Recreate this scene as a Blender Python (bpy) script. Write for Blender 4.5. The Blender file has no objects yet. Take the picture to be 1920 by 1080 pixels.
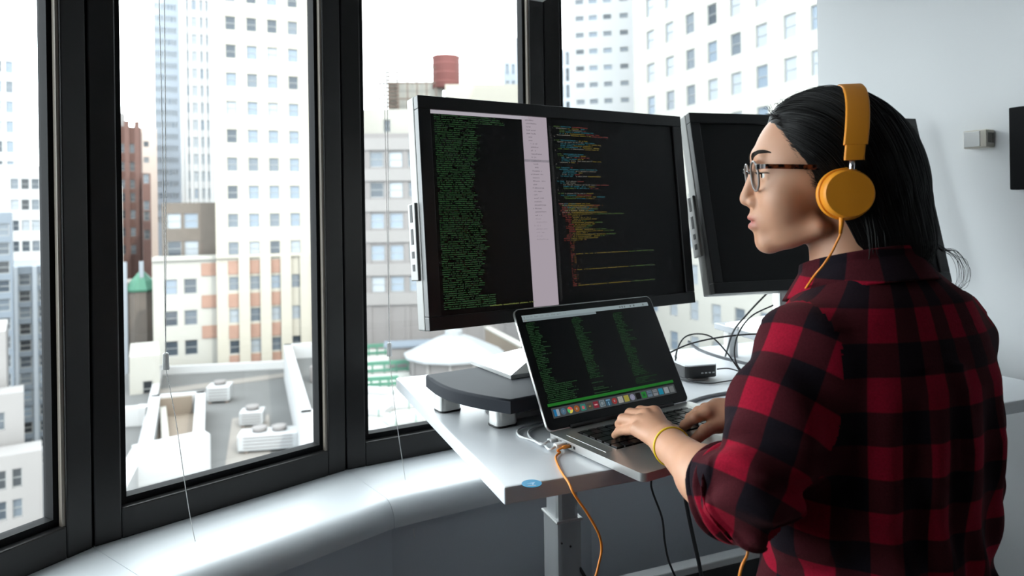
import bpy, bmesh, math, random
import numpy as np
from mathutils import Matrix, Vector

# ------------------------------------------------------------------ camera, sky, sun, exposure
CAMZ = 1.46                      # camera height above the floor (m)
FPX, ROLL, HY = 1300.0, math.radians(0.85), 402.0   # focal length in px, roll, horizon row at the frame centre (1920x1080)
scn = bpy.context.scene
COL = scn.collection
cam_d = bpy.data.cameras.new('camera'); cam = bpy.data.objects.new('camera', cam_d); COL.objects.link(cam)
cam_d.sensor_fit = 'HORIZONTAL'; cam_d.sensor_width = 36.0; cam_d.lens = FPX / 1920 * 36.0
cam_d.shift_y = -(540 - HY) / 1920.0
cam_d.clip_start = 0.02; cam_d.clip_end = 3000
cr, sr = math.cos(ROLL), math.sin(ROLL)
cam.matrix_world = Matrix(((cr, sr, 0, 0), (0, 0, -1, 0), (-sr, cr, 0, CAMZ), (0, 0, 0, 1)))
cam_d.dof.use_dof = True; cam_d.dof.focus_distance = 1.22; cam_d.dof.aperture_fstop = 4.5
scn.camera = cam
vs = scn.view_settings
vs.view_transform = 'Standard'; vs.look = 'None'; vs.exposure = 0.45; vs.gamma = 1.0; vs.use_curve_mapping = False
scn.cycles.use_denoising = True
scn.cycles.max_bounces = 10; scn.cycles.diffuse_bounces = 6; scn.cycles.transparent_max_bounces = 16
scn.cycles.caustics_reflective = False; scn.cycles.caustics_refractive = False
scn.cycles.sample_clamp_indirect = 8.0

world = bpy.data.worlds.new('sky'); scn.world = world; world.use_nodes = True
bg = world.node_tree.nodes['Background']
bg.inputs['Color'].default_value = (0.89, 0.95, 1.0, 1); bg.inputs['Strength'].default_value = 6.5
sun_d = bpy.data.lights.new('sun', 'SUN'); sun_d.energy = 3.0; sun_d.angle = math.radians(0.6); sun_d.color = (1.0, 0.95, 0.86)
sun = bpy.data.objects.new('sun', sun_d); COL.objects.link(sun)
SUNV = Vector((0.50, -0.62, 0.60)).normalized()          # towards the sun: behind the room, high on the right
sun.rotation_euler = SUNV.to_track_quat('Z', 'Y').to_euler(); sun.location = (20, -30, 60)

# ------------------------------------------------------------------ helpers
rng = random.Random(7)
def ray(u, v):
    a, b = (u - 960) / FPX, (HY - v) / FPX
    return Vector((cr * a + sr * b, 1.0, -sr * a + cr * b))
def pz(u, v, z):                 # point of a pixel's ray at world height z
    r = ray(u, v); t = (z - CAMZ) / r.z
    return Vector((r.x * t, t, z))
def py(u, v, y):                 # point of a pixel's ray at depth y
    r = ray(u, v); return Vector((r.x * y, y, CAMZ + r.z * y))

WORLD = {}
def mat(name, col, rough=0.5, metal=0.0, spec=0.5, emit=None, estr=0.0, noise=0.0, nscale=30.0, bump=0.0, bscale=200.0, sss=0.0, coat=0.0, aniso=0.0, sheen=0.0):
    m = bpy.data.materials.new(name); m.use_nodes = True
    nt = m.node_tree; b = nt.nodes['Principled BSDF']
    b.inputs['Base Color'].default_value = (*col, 1); b.inputs['Roughness'].default_value = rough
    b.inputs['Metallic'].default_value = metal; b.inputs['Specular IOR Level'].default_value = spec
    if coat: b.inputs['Coat Weight'].default_value = coat
    if sheen: b.inputs['Sheen Weight'].default_value = sheen
    if emit: b.inputs['Emission Color'].default_value = (*emit, 1); b.inputs['Emission Strength'].default_value = estr
    if sss:
        b.inputs['Subsurface Weight'].default_value = sss; b.inputs['Subsurface Radius'].default_value = (1.0, 0.35, 0.2); b.inputs['Subsurface Scale'].default_value = 0.006
    if noise or bump:
        tc = nt.nodes.new('ShaderNodeTexCoord')
    if noise:
        n = nt.nodes.new('ShaderNodeTexNoise'); n.inputs['Scale'].default_value = nscale; n.inputs['Detail'].default_value = 4
        nt.links.new(tc.outputs['Object'], n.inputs['Vector'])
        mx = nt.nodes.new('ShaderNodeMix'); mx.data_type = 'RGBA'
        mx.inputs[6].default_value = (*[c * (1 - noise) for c in col], 1); mx.inputs[7].default_value = (*[min(1, c * (1 + noise)) for c in col], 1)
        nt.links.new(n.outputs['Fac'], mx.inputs[0]); nt.links.new(mx.outputs[2], b.inputs['Base Color'])
    if bump:
        n2 = nt.nodes.new('ShaderNodeTexNoise'); n2.inputs['Scale'].default_value = bscale; n2.inputs['Detail'].default_value = 3
        nt.links.new(tc.outputs['Object'], n2.inputs['Vector'])
        bp = nt.nodes.new('ShaderNodeBump'); bp.inputs['Strength'].default_value = bump; bp.inputs['Distance'].default_value = 0.002
        nt.links.new(n2.outputs['Fac'], bp.inputs['Height']); nt.links.new(bp.outputs['Normal'], b.inputs['Normal'])
    return m
def mat_glass(name, tint=(0.97, 0.99, 0.98), refl=0.06):
    m = bpy.data.materials.new(name); m.use_nodes = True; nt = m.node_tree
    for n in list(nt.nodes): nt.nodes.remove(n)
    o = nt.nodes.new('ShaderNodeOutputMaterial'); t = nt.nodes.new('ShaderNodeBsdfTransparent'); g = nt.nodes.new('ShaderNodeBsdfGlossy')
    t.inputs['Color'].default_value = (*tint, 1); g.inputs['Roughness'].default_value = 0.02
    mx = nt.nodes.new('ShaderNodeMixShader'); f = nt.nodes.new('ShaderNodeFresnel'); f.inputs['IOR'].default_value = 1.3
    ml = nt.nodes.new('ShaderNodeMath'); ml.operation = 'MULTIPLY'; ml.inputs[1].default_value = refl * 10
    nt.links.new(f.outputs[0], ml.inputs[0]); nt.links.new(ml.outputs[0], mx.inputs[0])
    nt.links.new(t.outputs[0], mx.inputs[1]); nt.links.new(g.outputs[0], mx.inputs[2]); nt.links.new(mx.outputs[0], o.inputs[0])
    return m
def mat_print(name, strength):   # flat print on a lit screen: colour per face comes from an attribute
    m = bpy.data.materials.new(name); m.use_nodes = True; nt = m.node_tree; b = nt.nodes['Principled BSDF']
    a = nt.nodes.new('ShaderNodeAttribute'); a.attribute_name = 'Col'
    b.inputs['Base Color'].default_value = (0, 0, 0, 1); b.inputs['Roughness'].default_value = 0.4; b.inputs['Specular IOR Level'].default_value = 0.1
    nt.links.new(a.outputs['Color'], b.inputs['Emission Color']); b.inputs['Emission Strength'].default_value = strength
    return m

def mk(name, verts, faces, m=None, parent=None, smooth=False, world=False):
    me = bpy.data.meshes.new(name)
    me.from_pydata([tuple(v) for v in verts], [], [tuple(f) for f in faces]); me.update()
    return link(name, me, m, parent, smooth, world)
def link(name, me, m=None, parent=None, smooth=False, world=False):
    if m is not None and not me.materials: me.materials.append(m)
    if smooth: me.polygons.foreach_set('use_smooth', [True] * len(me.polygons))
    o = bpy.data.objects.new(name, me); COL.objects.link(o); WORLD[o.name] = Matrix.Identity(4)
    if parent is not None:
        o.parent = parent
        if world: o.matrix_parent_inverse = WORLD[parent.name].inverted()
        else: WORLD[o.name] = WORLD[parent.name].copy()
    return o
def tag(o, label, cat, group=None):
    o['label'] = label; o['category'] = cat
    if group: o['group'] = group
    return o
def struct(o): o['kind'] = 'structure'; return o
def stuff(o): o['kind'] = 'stuff'; return o
def thing(name, label, cat, loc=(0, 0, 0), rz=0.0, group=None):
    o = bpy.data.objects.new(name, None); COL.objects.link(o); o.empty_display_size = 0.05
    o.location = loc; o.rotation_euler = (0, 0, rz)
    WORLD[o.name] = Matrix.Translation(loc) @ Matrix.Rotation(rz, 4, 'Z')
    return tag(o, label, cat, group)

class MB:
    def __init__(s): s.v = []; s.f = []
    def add(s, v, f):
        n = len(s.v); s.v += [tuple(x) for x in v]; s.f += [tuple(i + n for i in q) for q in f]; return s
    def box(s, c, d, M=None):
        x, y, z = d[0] / 2, d[1] / 2, d[2] / 2
        v = [Vector((sx * x, sy * y, sz * z)) for sz in (-1, 1) for sy in (-1, 1) for sx in (-1, 1)]
        v = [(M @ p if M else p) + Vector(c) for p in v]
        return s.add(v, [(0, 2, 3, 1), (4, 5, 7, 6), (0, 1, 5, 4), (2, 6, 7, 3), (0, 4, 6, 2), (1, 3, 7, 5)])
    def box2(s, a, b): return s.box([(a[i] + b[i]) / 2 for i in range(3)], [abs(b[i] - a[i]) for i in range(3)])
    def rbox(s, c, d, r, M=None, seg=2, axes='all'):
        bm = bmesh.new(); bmesh.ops.create_cube(bm, size=1.0)
        for p in bm.verts: p.co = Vector((p.co.x * d[0], p.co.y * d[1], p.co.z * d[2]))
        es = list(bm.edges)
        if axes == 'z': es = [e for e in es if abs((e.verts[0].co - e.verts[1].co).z) > 1e-6]
        bmesh.ops.bevel(bm, geom=es, offset=min(r, min(d) * 0.49 if axes == 'all' else r), segments=seg, profile=0.5, affect='EDGES')
        bm.verts.index_update()
        s.add([(M @ p.co if M else p.co) + Vector(c) for p in bm.verts], [[q.index for q in f.verts] for f in bm.faces]); bm.free(); return s
    def prism(s, poly, z0, z1):
        n = len(poly)
        return s.add([(p[0], p[1], z0) for p in poly] + [(p[0], p[1], z1) for p in poly],
                     [tuple(range(n - 1, -1, -1)), tuple(range(n, 2 * n))] + [(i, (i + 1) % n, n + (i + 1) % n, n + i) for i in range(n)])
    def tube(s, pts, r, n=8, caps=True):
        P = [Vector(p) for p in pts]; R = r if hasattr(r, '__len__') else [r] * len(P)
        v = []; f = []; up = None
        for i, p in enumerate(P):
            t = (P[min(i + 1, len(P) - 1)] - P[max(i - 1, 0)]).normalized()
            if up is None: up = Vector((0, 0, 1)) if abs(t.z) < 0.9 else Vector((1, 0, 0))
            a = t.cross(up)
            if a.length < 1e-5: a = t.orthogonal()
            a.normalize(); b = a.cross(t).normalized(); up = b
            for k in range(n):
                w = 2 * math.pi * k / n; v.append(p + (a * math.cos(w) + b * math.sin(w)) * R[i])
        for i in range(len(P) - 1):
            for k in range(n): f.append((i * n + k, i * n + (k + 1) % n, (i + 1) * n + (k + 1) % n, (i + 1) * n + k))
        if caps: f += [tuple(range(n - 1, -1, -1)), tuple(range((len(P) - 1) * n, len(P) * n))]
        return s.add(v, f)
    def lathe(s, prof, c=(0, 0, 0), n=32, M=None):
        v = []; f = []
        for (r, z) in prof:
            for k in range(n):
                w = 2 * math.pi * k / n; q = Vector((r * math.cos(w), r * math.sin(w), z)); v.append((M @ q if M else q) + Vector(c))
        for i in range(len(prof) - 1):
            for k in range(n): f.append((i * n + k, i * n + (k + 1) % n, (i + 1) * n + (k + 1) % n, (i + 1) * n + k))
        f += [tuple(range(n - 1, -1, -1)), tuple(range((len(prof) - 1) * n, len(prof) * n))]
        return s.add(v, f)
    def build(s, name, m, parent=None, smooth=False, world=False):
        return mk(name, s.v, s.f, m, parent, smooth, world)
def spline(pts, n=10):
    P = [Vector(p) for p in pts]; Q = [P[0] * 2 - P[1]] + P + [P[-1] * 2 - P[-2]]; out = []
    for i in range(1, len(Q) - 2):
        a, b, c, d = Q[i - 1], Q[i], Q[i + 1], Q[i + 2]
        for k in range(n):
            t = k / n; out.append(0.5 * ((2 * b) + (c - a) * t + (2 * a - 5 * b + 4 * c - d) * t * t + (3 * b - a - 3 * c + d) * t ** 3))
    return out + [P[-1]]
def autosmooth(o, deg=35):
    me = o.data; bm = bmesh.new(); bm.from_mesh(me)
    for f in bm.faces: f.smooth = True
    lim = math.radians(deg)
    for e in bm.edges: e.smooth = len(e.link_faces) == 2 and e.calc_face_angle(0) < lim
    bm.to_mesh(me); bm.free(); wn = o.modifiers.new('weighted_normals', 'WEIGHTED_NORMAL'); wn.keep_sharp = True; return o
def dup(o, loc=None, parent=None):
    c = o.copy(); COL.objects.link(c); c.parent = parent
    if parent is not None: c.matrix_parent_inverse = o.matrix_parent_inverse.copy()
    if loc is not None: c.location = loc
    WORLD[c.name] = Matrix.Identity(4)
    return c

# ------------------------------------------------------------------ materials
M_wall = mat('white_paint', (0.74, 0.75, 0.76), 0.75, bump=0.05, bscale=400)
M_under = mat('grey_blue_paint', (0.70, 0.74, 0.80), 0.8, bump=0.05, bscale=400)
M_ceil = mat('ceiling_paint', (0.75, 0.75, 0.75), 0.9)
M_floor = mat('grey_carpet', (0.24, 0.243, 0.25), 0.95, noise=0.3, nscale=300, bump=0.6, bscale=900)
M_sill = mat('white_sill_gloss', (0.82, 0.85, 0.88), 0.42, noise=0.02, nscale=6)
M_frame = mat('black_bronze_aluminium', (0.022, 0.021, 0.021), 0.42, 0.3, noise=0.15, nscale=25)
M_gasket = mat('beige_gasket', (0.28, 0.24, 0.20), 0.5)
M_dim = mat('dark_unseen_wall', (0.17, 0.17, 0.175), 0.9)  # for unseen walls, made dark to cut bounce light on the shirt
M_silver = mat('silver_grey_plastic', (0.22, 0.217, 0.21), 0.4, 0.3)
M_flat = mat('flat_black', (0.008, 0.008, 0.009), 0.75, spec=0.15)
M_rubber = mat('black_rubber', (0.012, 0.012, 0.013), 0.6)
M_glass = mat_glass('window_glass')
M_white = mat('white_plastic', (0.78, 0.78, 0.77), 0.35)
M_desk = mat('white_laminate', (0.70, 0.72, 0.75), 0.32, noise=0.015, nscale=40)
M_deskedge = mat('white_edge_band', (0.74, 0.72, 0.70), 0.4)
M_steel = mat('silver_painted_steel', (0.42, 0.43, 0.44), 0.45, 0.6)
M_alu = mat('brushed_aluminium', (0.62, 0.62, 0.61), 0.36, 0.85, noise=0.03, nscale=300)
M_alu_dark = mat('satin_aluminium', (0.36, 0.35, 0.34), 0.42, 0.6)
M_black = mat('black_plastic', (0.012, 0.012, 0.013), 0.38, bump=0.1, bscale=700)
M_blackg = mat('black_gloss', (0.008, 0.008, 0.009), 0.12)
M_screen = mat('matte_screen_black', (0.010, 0.010, 0.011), 0.42, spec=0.3)
M_lscreen = mat('glossy_screen_black', (0.006, 0.006, 0.007), 0.10, spec=0.25)
M_key = mat('black_key', (0.012, 0.012, 0.013), 0.32)
M_cable = mat('black_cable', (0.015, 0.015, 0.017), 0.4)
M_gcable = mat('grey_cable', (0.30, 0.31, 0.33), 0.45)
M_wcable = mat('white_cable', (0.72, 0.73, 0.74), 0.35)
M_ocable = mat('orange_cable', (0.80, 0.26, 0.025), 0.45)
M_orange = mat('orange_rubberised_plastic', (0.80, 0.29, 0.012), 0.5, bump=0.06, bscale=1500)
M_oleather = mat('orange_leatherette', (0.82, 0.31, 0.012), 0.55, bump=0.3, bscale=600)
M_metal = mat('chrome', (0.7, 0.68, 0.68), 0.25, 1.0)
M_blue = mat('blue_print', (0.02, 0.30, 0.55), 0.4)
M_yellow = mat('yellow_silicone', (0.85, 0.62, 0.02), 0.4)
M_print = mat_print('screen_print', 1.0)
M_cord = mat('white_cord', (0.75, 0.75, 0.74), 0.6)
# ------------------------------------------------------------------ the room: faceted bay of four windows, one more added out of view
SILL_Z = CAMZ - 0.64
HEAD_Z = 2.36
CEIL_Z = 2.62
def V2(x, y): return Vector((x, y, 0))
C2 = pz(650, 882, SILL_Z); C2.z = 0
C1 = pz(176, 1027, SILL_Z); C1.z = 0
a3 = math.radians(29.2)
C3 = C2 + V2(math.cos(a3), math.sin(a3)) * 0.606
a4 = math.radians(16.0)
C4 = C3 + V2(math.cos(a4), math.sin(a4)) * 1.16
a1 = math.radians(62.0)
C0 = C1 - V2(math.cos(a1), math.sin(a1)) * 0.62
Cm1 = C0 - V2(math.cos(math.radians(76)), math.sin(math.radians(76))) * 0.62  # extra unseen window facet, added to let more daylight into the room
CORN = [Cm1, C0, C1, C2, C3, C4]
NW = len(CORN) - 1; K = 1           # K: index of the first window in view
def seg_dir(i): return (CORN[i + 1] - CORN[i]).normalized()
def nrm(i): d = seg_dir(i); return V2(d.y, -d.x)          # into the room
def offs(i, o):                                          # corner i moved o into the room, mitred
    if i == 0: return CORN[0] + nrm(0) * o
    if i == NW: return CORN[NW] + nrm(NW - 1) * o
    n0, n1 = nrm(i - 1), nrm(i); b = (n0 + n1).normalized()
    return CORN[i] + b * (o / b.dot(n1))

FD = 0.055     # frame depth
for i in range(NW):
    A, B = CORN[i], CORN[i + 1]; d = seg_dir(i); n = nrm(i); L = (B - A).length
    w = thing('window_%d' % (i + 1), 'x', 'x', (A.x, A.y, SILL_Z), math.atan2(d.y, d.x))
    del w['label']; del w['category']; struct(w)
    H = HEAD_Z - SILL_Z; S = 0.050; RB = 0.062
    # local: x along the wall, y outwards, z up
    def frame_bar(x0, x1, z0, z1, nm):
        MB().rbox(((x0 + x1) / 2, FD / 2, (z0 + z1) / 2), (x1 - x0, FD, z1 - z0), 0.003).build(nm, M_frame, w)
    g = 0.0015
    frame_bar(g, S, 0, H, 'stile'); frame_bar(L - S, L - g, 0, H, 'stile')
    frame_bar(S, L - S, 0, RB, 'bottom_rail'); frame_bar(S, L - S, H - RB, H, 'top_rail')
    # inner bead, set back, carries the glass
    b = 0.014
    for (x0, x1, z0, z1) in ((S, S + b, RB, H - RB), (L - S - b, L - S, RB, H - RB), (S + b, L - S - b, RB, RB + b), (S + b, L - S - b, H - RB - b, H - RB)):
        MB().box(((x0 + x1) / 2, 0.034, (z0 + z1) / 2), (x1 - x0, 0.03, z1 - z0)).build('glazing_bead', M_flat, w)
    MB().box((L - S - 0.003, 0.010, H / 2), (0.006, 0.010, H - 2 * RB)).build('gasket', M_gasket, w)
    MB().box((L / 2, 0.040, H / 2), (L - 2 * S - 0.01, 0.006, H - 2 * RB - 0.01)).build('pane', M_glass, w)
    # outer frame behind the pane
    for (x0, x1, z0, z1) in ((0.0, S, 0, H), (L - S, L, 0, H), (S, L - S, 0, RB - 0.01), (S, L - S, H - RB, H)):
        MB().box(((x0 + x1) / 2, 0.0625, (z0 + z1) / 2), (x1 - x0, 0.012, z1 - z0)).build('outer_frame', M_flat, w)
# corner posts close the mitre between two frames
for i in range(1, NW):
    c = CORN[i]; b = (nrm(i - 1) + nrm(i)).normalized()
    n0, n1 = nrm(i - 1), nrm(i)
    poly = [c - b * 0.001, c - n1 * 0.068, c - b * 0.080, c - n0 * 0.068]
    struct(MB().prism([(p.x, p.y) for p in poly], SILL_Z, HEAD_Z).build('trim_%d' % i, M_frame))

# sill slabs with a rounded nose, and the wall under them
SD, SR, ST = 0.255, 0.042, 0.055
for i in range(NW):
    prof = [(-0.10, 0.0), (SD - SR - 0.006, 0.0), (SD - SR, 0.0)] + [(SD - SR + SR * math.sin(t), -SR + SR * math.cos(t)) for t in np.linspace(0.18, math.pi / 2, 9)] + [(SD, -ST), (-0.10, -ST)]
    v = []
    for j in (i, i + 1):
        e = 0.0006 if j == i else -0.0006
        for (o, z) in prof:
            p = offs(j, o) + seg_dir(i) * e; v.append((p.x, p.y, SILL_Z + z))
    k = len(prof); f = [tuple(range(k)), tuple(range(2 * k - 1, k - 1, -1))] + [(q, k + q, k + (q + 1) % k, (q + 1) % k) for q in range(k)]
    s = mk('trim_%d' % (i + NW), v, f, M_sill); autosmooth(s, 40); struct(s)
    v = []
    for z in (0.0, SILL_Z - ST):
        for o in (SD - 0.012, -0.10):
            for j in (i, i + 1):
                p = offs(j, o); v.append((p.x, p.y, z))
    f = [(0, 1, 5, 4), (2, 6, 7, 3), (0, 4, 6, 2), (1, 3, 7, 5), (4, 5, 7, 6), (0, 2, 3, 1)]
    struct(mk('wall_window_%d' % (i + 1), v, f, M_under))
    v = []
    for z in (HEAD_Z, CEIL_Z + 0.1):
        for o in (0.0, -0.11):
            for j in (i, i + 1):
                p = offs(j, o); v.append((p.x, p.y, z))
    struct(mk('wall_head_%d' % (i + 1), v, f, M_wall))

# the white wall on the right, standing just inside the last window
WA = pz(1541, 560, 1.05) if False else None
RW0 = Vector((1.005, 2.262, 0)); RW1d = Vector((0.497, -0.868, 0)).normalized()
RW1 = RW0 + RW1d * 4.0; rn = Vector((RW1d.y, -RW1d.x, 0))           # normal away from the room?
if rn.dot(Vector((0, 0, 0)) - RW0) > 0: rn = -rn                    # outwards
def wallbox(name, a, b, n, th, z0, z1, m):
    v = [(p.x, p.y, z) for z in (z0, z1) for p in (a, b, b + n * th, a + n * th)]
    return struct(mk(name, v, [(3, 2, 1, 0), (4, 5, 6, 7), (0, 1, 5, 4), (1, 2, 6, 5), (2, 3, 7, 6), (3, 0, 4, 7)], m))
wallbox('wall_right', RW0, RW1, rn, 0.16, 0, CEIL_Z, M_wall)
LW0 = CORN[0] + nrm(0) * 0.0
LW1 = Vector((LW0.x - 0.45, -3.2, 0))
wallbox('wall_left', LW0, LW1, Vector((-1, 0, 0)), 0.15, 0, CEIL_Z, M_dim)
wallbox('wall_back', LW1 + Vector((-0.15, 0, 0)), Vector((RW1.x + 0.3, -3.2, 0)), Vector((0, -1, 0)), 0.15, 0, CEIL_Z, M_dim)
wallbox('wall_corner', RW1, Vector((RW1.x, -3.2, 0)), Vector((1, 0, 0)), 0.15, 0, CEIL_Z, M_dim)
poly = [offs(i, -0.09) for i in range(NW + 1)] + [RW1 + Vector((0.15, 0, 0)), Vector((RW1.x + 0.15, -3.2, 0)), LW1]
struct(MB().prism([(p.x, p.y) for p in poly][::-1], -0.12, 0.0).build('floor', M_floor))
struct(MB().prism([(p.x, p.y) for p in poly][::-1], CEIL_Z, CEIL_Z + 0.1).build('ceiling', M_ceil))

# blinds: head rail, cords and pull over the second and third window in view
def onwin(u, v, i, o):            # pixel ray against the plane o metres inside window i
    r = ray(u, v); n = nrm(i); p0 = CORN[i] + n * o
    tt = n.dot(Vector((p0.x, p0.y, 0))) / n.dot(Vector((r.x, r.y, 0)))
    return Vector((r.x * tt, tt, CAMZ + r.z * tt))
def blind(i, label, pull, low, tops):
    zb = 2.085; d = seg_dir(i)
    a, b_ = offs(i, 0.0), offs(i + 1, 0.0); a2, b2 = offs(i, 0.075), offs(i + 1, 0.075)
    base = (a + b_) / 2; t = thing('window_blind', label, 'blind', (base.x, base.y, zb), 0, 'window blinds')
    v = [(p.x + d.x * e, p.y + d.y * e, z) for z in (zb, zb + 0.06) for (p, e) in ((a, 0.002), (b_, -0.002), (b2, -0.002), (a2, 0.002))]
    mk('head_rail', v, [(3, 2, 1, 0), (4, 5, 6, 7), (0, 1, 5, 4), (1, 2, 6, 5), (2, 3, 7, 6), (3, 0, 4, 7)], M_white, t, world=True)
    for q in (0.2, 0.8):
        c = a2.lerp(b2, q); MB().box((c.x, c.y, zb + 0.075), (0.02, 0.02, 0.03)).build('bracket', M_white, t, world=True)
    for tp in tops:
        MB().tube(spline([tp, tp.lerp(pull, 0.5) + Vector((0.002, 0, 0)), pull + Vector((0, 0, 0.012))], 8), 0.0008, 5).build('cord', M_cord, t, True, True)
    o = MB().lathe([(0.0035, 0.017), (0.0055, 0.015), (0.0065, -0.012), (0.0068, -0.017), (0.003, -0.0175)], pull, 16).build('cord_pull', M_white, t, True, True); autosmooth(o)
    MB().tube(spline(low, 8), 0.0008, 5).build('cord_tail', M_cord, t, True, True)
def up(q): return Vector((q.x, q.y, 2.085))
p = onwin(311, 677, K + 1, 0.05)
blind(K + 1, 'blind cord with cream pull hanging in front of the wide second window', p,
      [p + Vector((0, 0, -0.017)), onwin(330, 790, K + 1, 0.07), onwin(355, 960, K + 1, 0.10), onwin(380, 1075, K + 1, 0.14)], [up(onwin(296, -60, K + 1, 0.04)), up(onwin(308, -60, K + 1, 0.045))])
p = onwin(730, 655, K + 2, 0.05)
blind(K + 2, 'blind cord with cream pull hanging just left of the code monitor', p,
      [p + Vector((0, 0, -0.017)), onwin(741, 770, K + 2, 0.07), onwin(757, 880, K + 2, 0.12), onwin(768, 950, K + 2, 0.20), onwin(778, 1010, K + 2, 0.262)], [up(onwin(714, -60, K + 2, 0.04)), up(onwin(722, -60, K + 2, 0.045))])

# fittings on the white wall
def onwall(u, v, o=0.0):
    r = ray(u, v); p0 = RW0 - rn * o
    tt = rn.dot(Vector((p0.x, p0.y, 0))) / rn.dot(Vector((r.x, r.y, 0)))
    return Vector((r.x * tt, tt, CAMZ + r.z * tt))
wyaw = math.atan2(RW1d.y, RW1d.x)
c = onwall(1843, 262)
t = thing('wall_sensor', 'small cream wall sensor box with a vented side', 'sensor', c, wyaw)
# local x runs along the wall towards the camera, local +y outwards
yin = -1
def inn(y): return Vector((0, y * (-1), 0))
sgn = 1 if (Matrix.Rotation(wyaw, 3, 'Z') @ Vector((0, 1, 0))).dot(-rn) > 0 else -1
o = MB().rbox((0, sgn * 0.021, 0), (0.058, 0.042, 0.047), 0.004).build('body', mat('cream_plastic', (0.62, 0.58, 0.50), 0.5), t); autosmooth(o)
MB().rbox((-0.006, sgn * 0.043, 0), (0.040, 0.003, 0.040), 0.001).build('cover', M_white, t)
for k in range(5): MB().box((0.0291, sgn * (0.008 + 0.006 * k), 0.002), (0.001, 0.0025, 0.026)).build('vent_slot', M_rubber, t)
c0 = onwall(1906, 280)
t = thing('wall_display', 'black framed panel cut off by the right edge on the white wall', 'screen', c0 + RW1d * 0.21, wyaw)
hh = (onwall(1900, 204) - onwall(1900, 356)).z / 2
MB().rbox((0, sgn * 0.020, 0), (0.42, 0.036, hh * 2), 0.003).build('casing', M_flat, t)
MB().box((0, sgn * 0.0385, 0), (0.38, 0.002, hh * 2 - 0.04)).build('screen', M_flat, t)

# ------------------------------------------------------------------ desk
DZ = 1.05
DA = pz(945, 914, DZ); DB = pz(742, 708, DZ)
dyaw = math.atan2((DB - DA).y, (DB - DA).x) - math.pi / 2
desk = thing('standing_desk', 'long white sit-stand desk by the windows with grey steel legs', 'desk', (DA.x, DA.y, 0), dyaw)
DW, DD, DT = 1.36, (DB - DA).length, 0.028
o = MB().rbox((DW / 2, DD / 2, DZ - DT / 2), (DW, DD, DT), 0.004).build('desktop', M_desk, desk); autosmooth(o)
def desk_leg(x):
    y = 0.36
    MB().rbox((x, y, 0.90), (0.050, 0.066, 0.24), 0.010, axes='z').build('inner_column', M_steel, desk)
    o = MB().rbox((x, y, 0.45), (0.060, 0.078, 0.74), 0.012, axes='z').build('outer_column', M_steel, desk); autosmooth(o)
    MB().rbox((x, y, 0.822), (0.062, 0.080, 0.006), 0.0025).build('collar', M_alu, o)
    for (sx, sz) in ((-0.02, 0.78), (0.0, 0.77)): MB().lathe([(0.002, 0), (0.002, 0.002)], (x + sx, y - 0.0385, sz), 10, Matrix.Rotation(math.pi / 2, 3, 'X')).build('screw', M_rubber, o)
    MB().rbox((x, y - 0.08, 0.04), (0.08, 0.46, 0.03), 0.006).build('foot', M_steel, desk)
    for q in (-0.28, 0.12): MB().lathe([(0.02, 0.0), (0.02, 0.012), (0.008, 0.014), (0.008, 0.026)], (x, y + q, 0), 16).build('levelling_pad', M_rubber, desk)
desk_leg(0.265); desk_leg(1.12)
MB().box((0.64, 0.36, DZ - DT - 0.02), (0.90, 0.05, 0.03)).build('crossbar', M_steel, desk)
MB().box((0.265, 0.36, DZ - DT - 0.006), (0.06, 0.60, 0.010)).build('top_bracket', M_steel, desk)
MB().box((1.12, 0.36, DZ - DT - 0.006), (0.06, 0.60, 0.010)).build('top_bracket', M_steel, desk)

# sticker
c = pz(997, 907, DZ); e = (pz(1016, 907, DZ) - pz(978, 907, DZ)).length / 2
st = thing('sticker', 'round bright blue sticker on the near corner of the desk', 'sticker', (c.x, c.y, DZ))
MB().lathe([(e, 0.0), (e, 0.0006)], (0, 0, 0), 36).build('disc', M_blue, st)
v = [(-0.5, -0.1, 0), (0.35, 0.35, 0), (0.1, -0.5, 0), (-0.02, -0.05, 0)]
mk('arrow_print', [(x * e, y * e, 0.0008) for x, y, z in v], [(0, 3, 1), (3, 2, 1)], mat('pale_blue_print', (0.35, 0.62, 0.80), 0.4), st)
MB().box((-0.0, -e * 0.55, 0.0008), (e * 0.8, e * 0.06, 0.0003)).build('line_print', M_white, st)

# panel under the desk
p = pz(1290, 1066, 0.60)
cb = thing('floor_panel', 'low black panel with a white top edge standing under the desk', 'panel', (p.x, p.y, 0), dyaw)
MB().rbox((0.05, 0.02, 0.295), (0.62, 0.03, 0.57), 0.003).build('board', M_black, cb)
MB().rbox((0.05, 0.02, 0.591), (0.64, 0.036, 0.018), 0.003).build('top_edge', M_white, cb)
for q in (-0.22, 0.32): MB().box((q, 0.02, 0.005), (0.04, 0.20, 0.01)).build('foot', M_rubber, cb)
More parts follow.
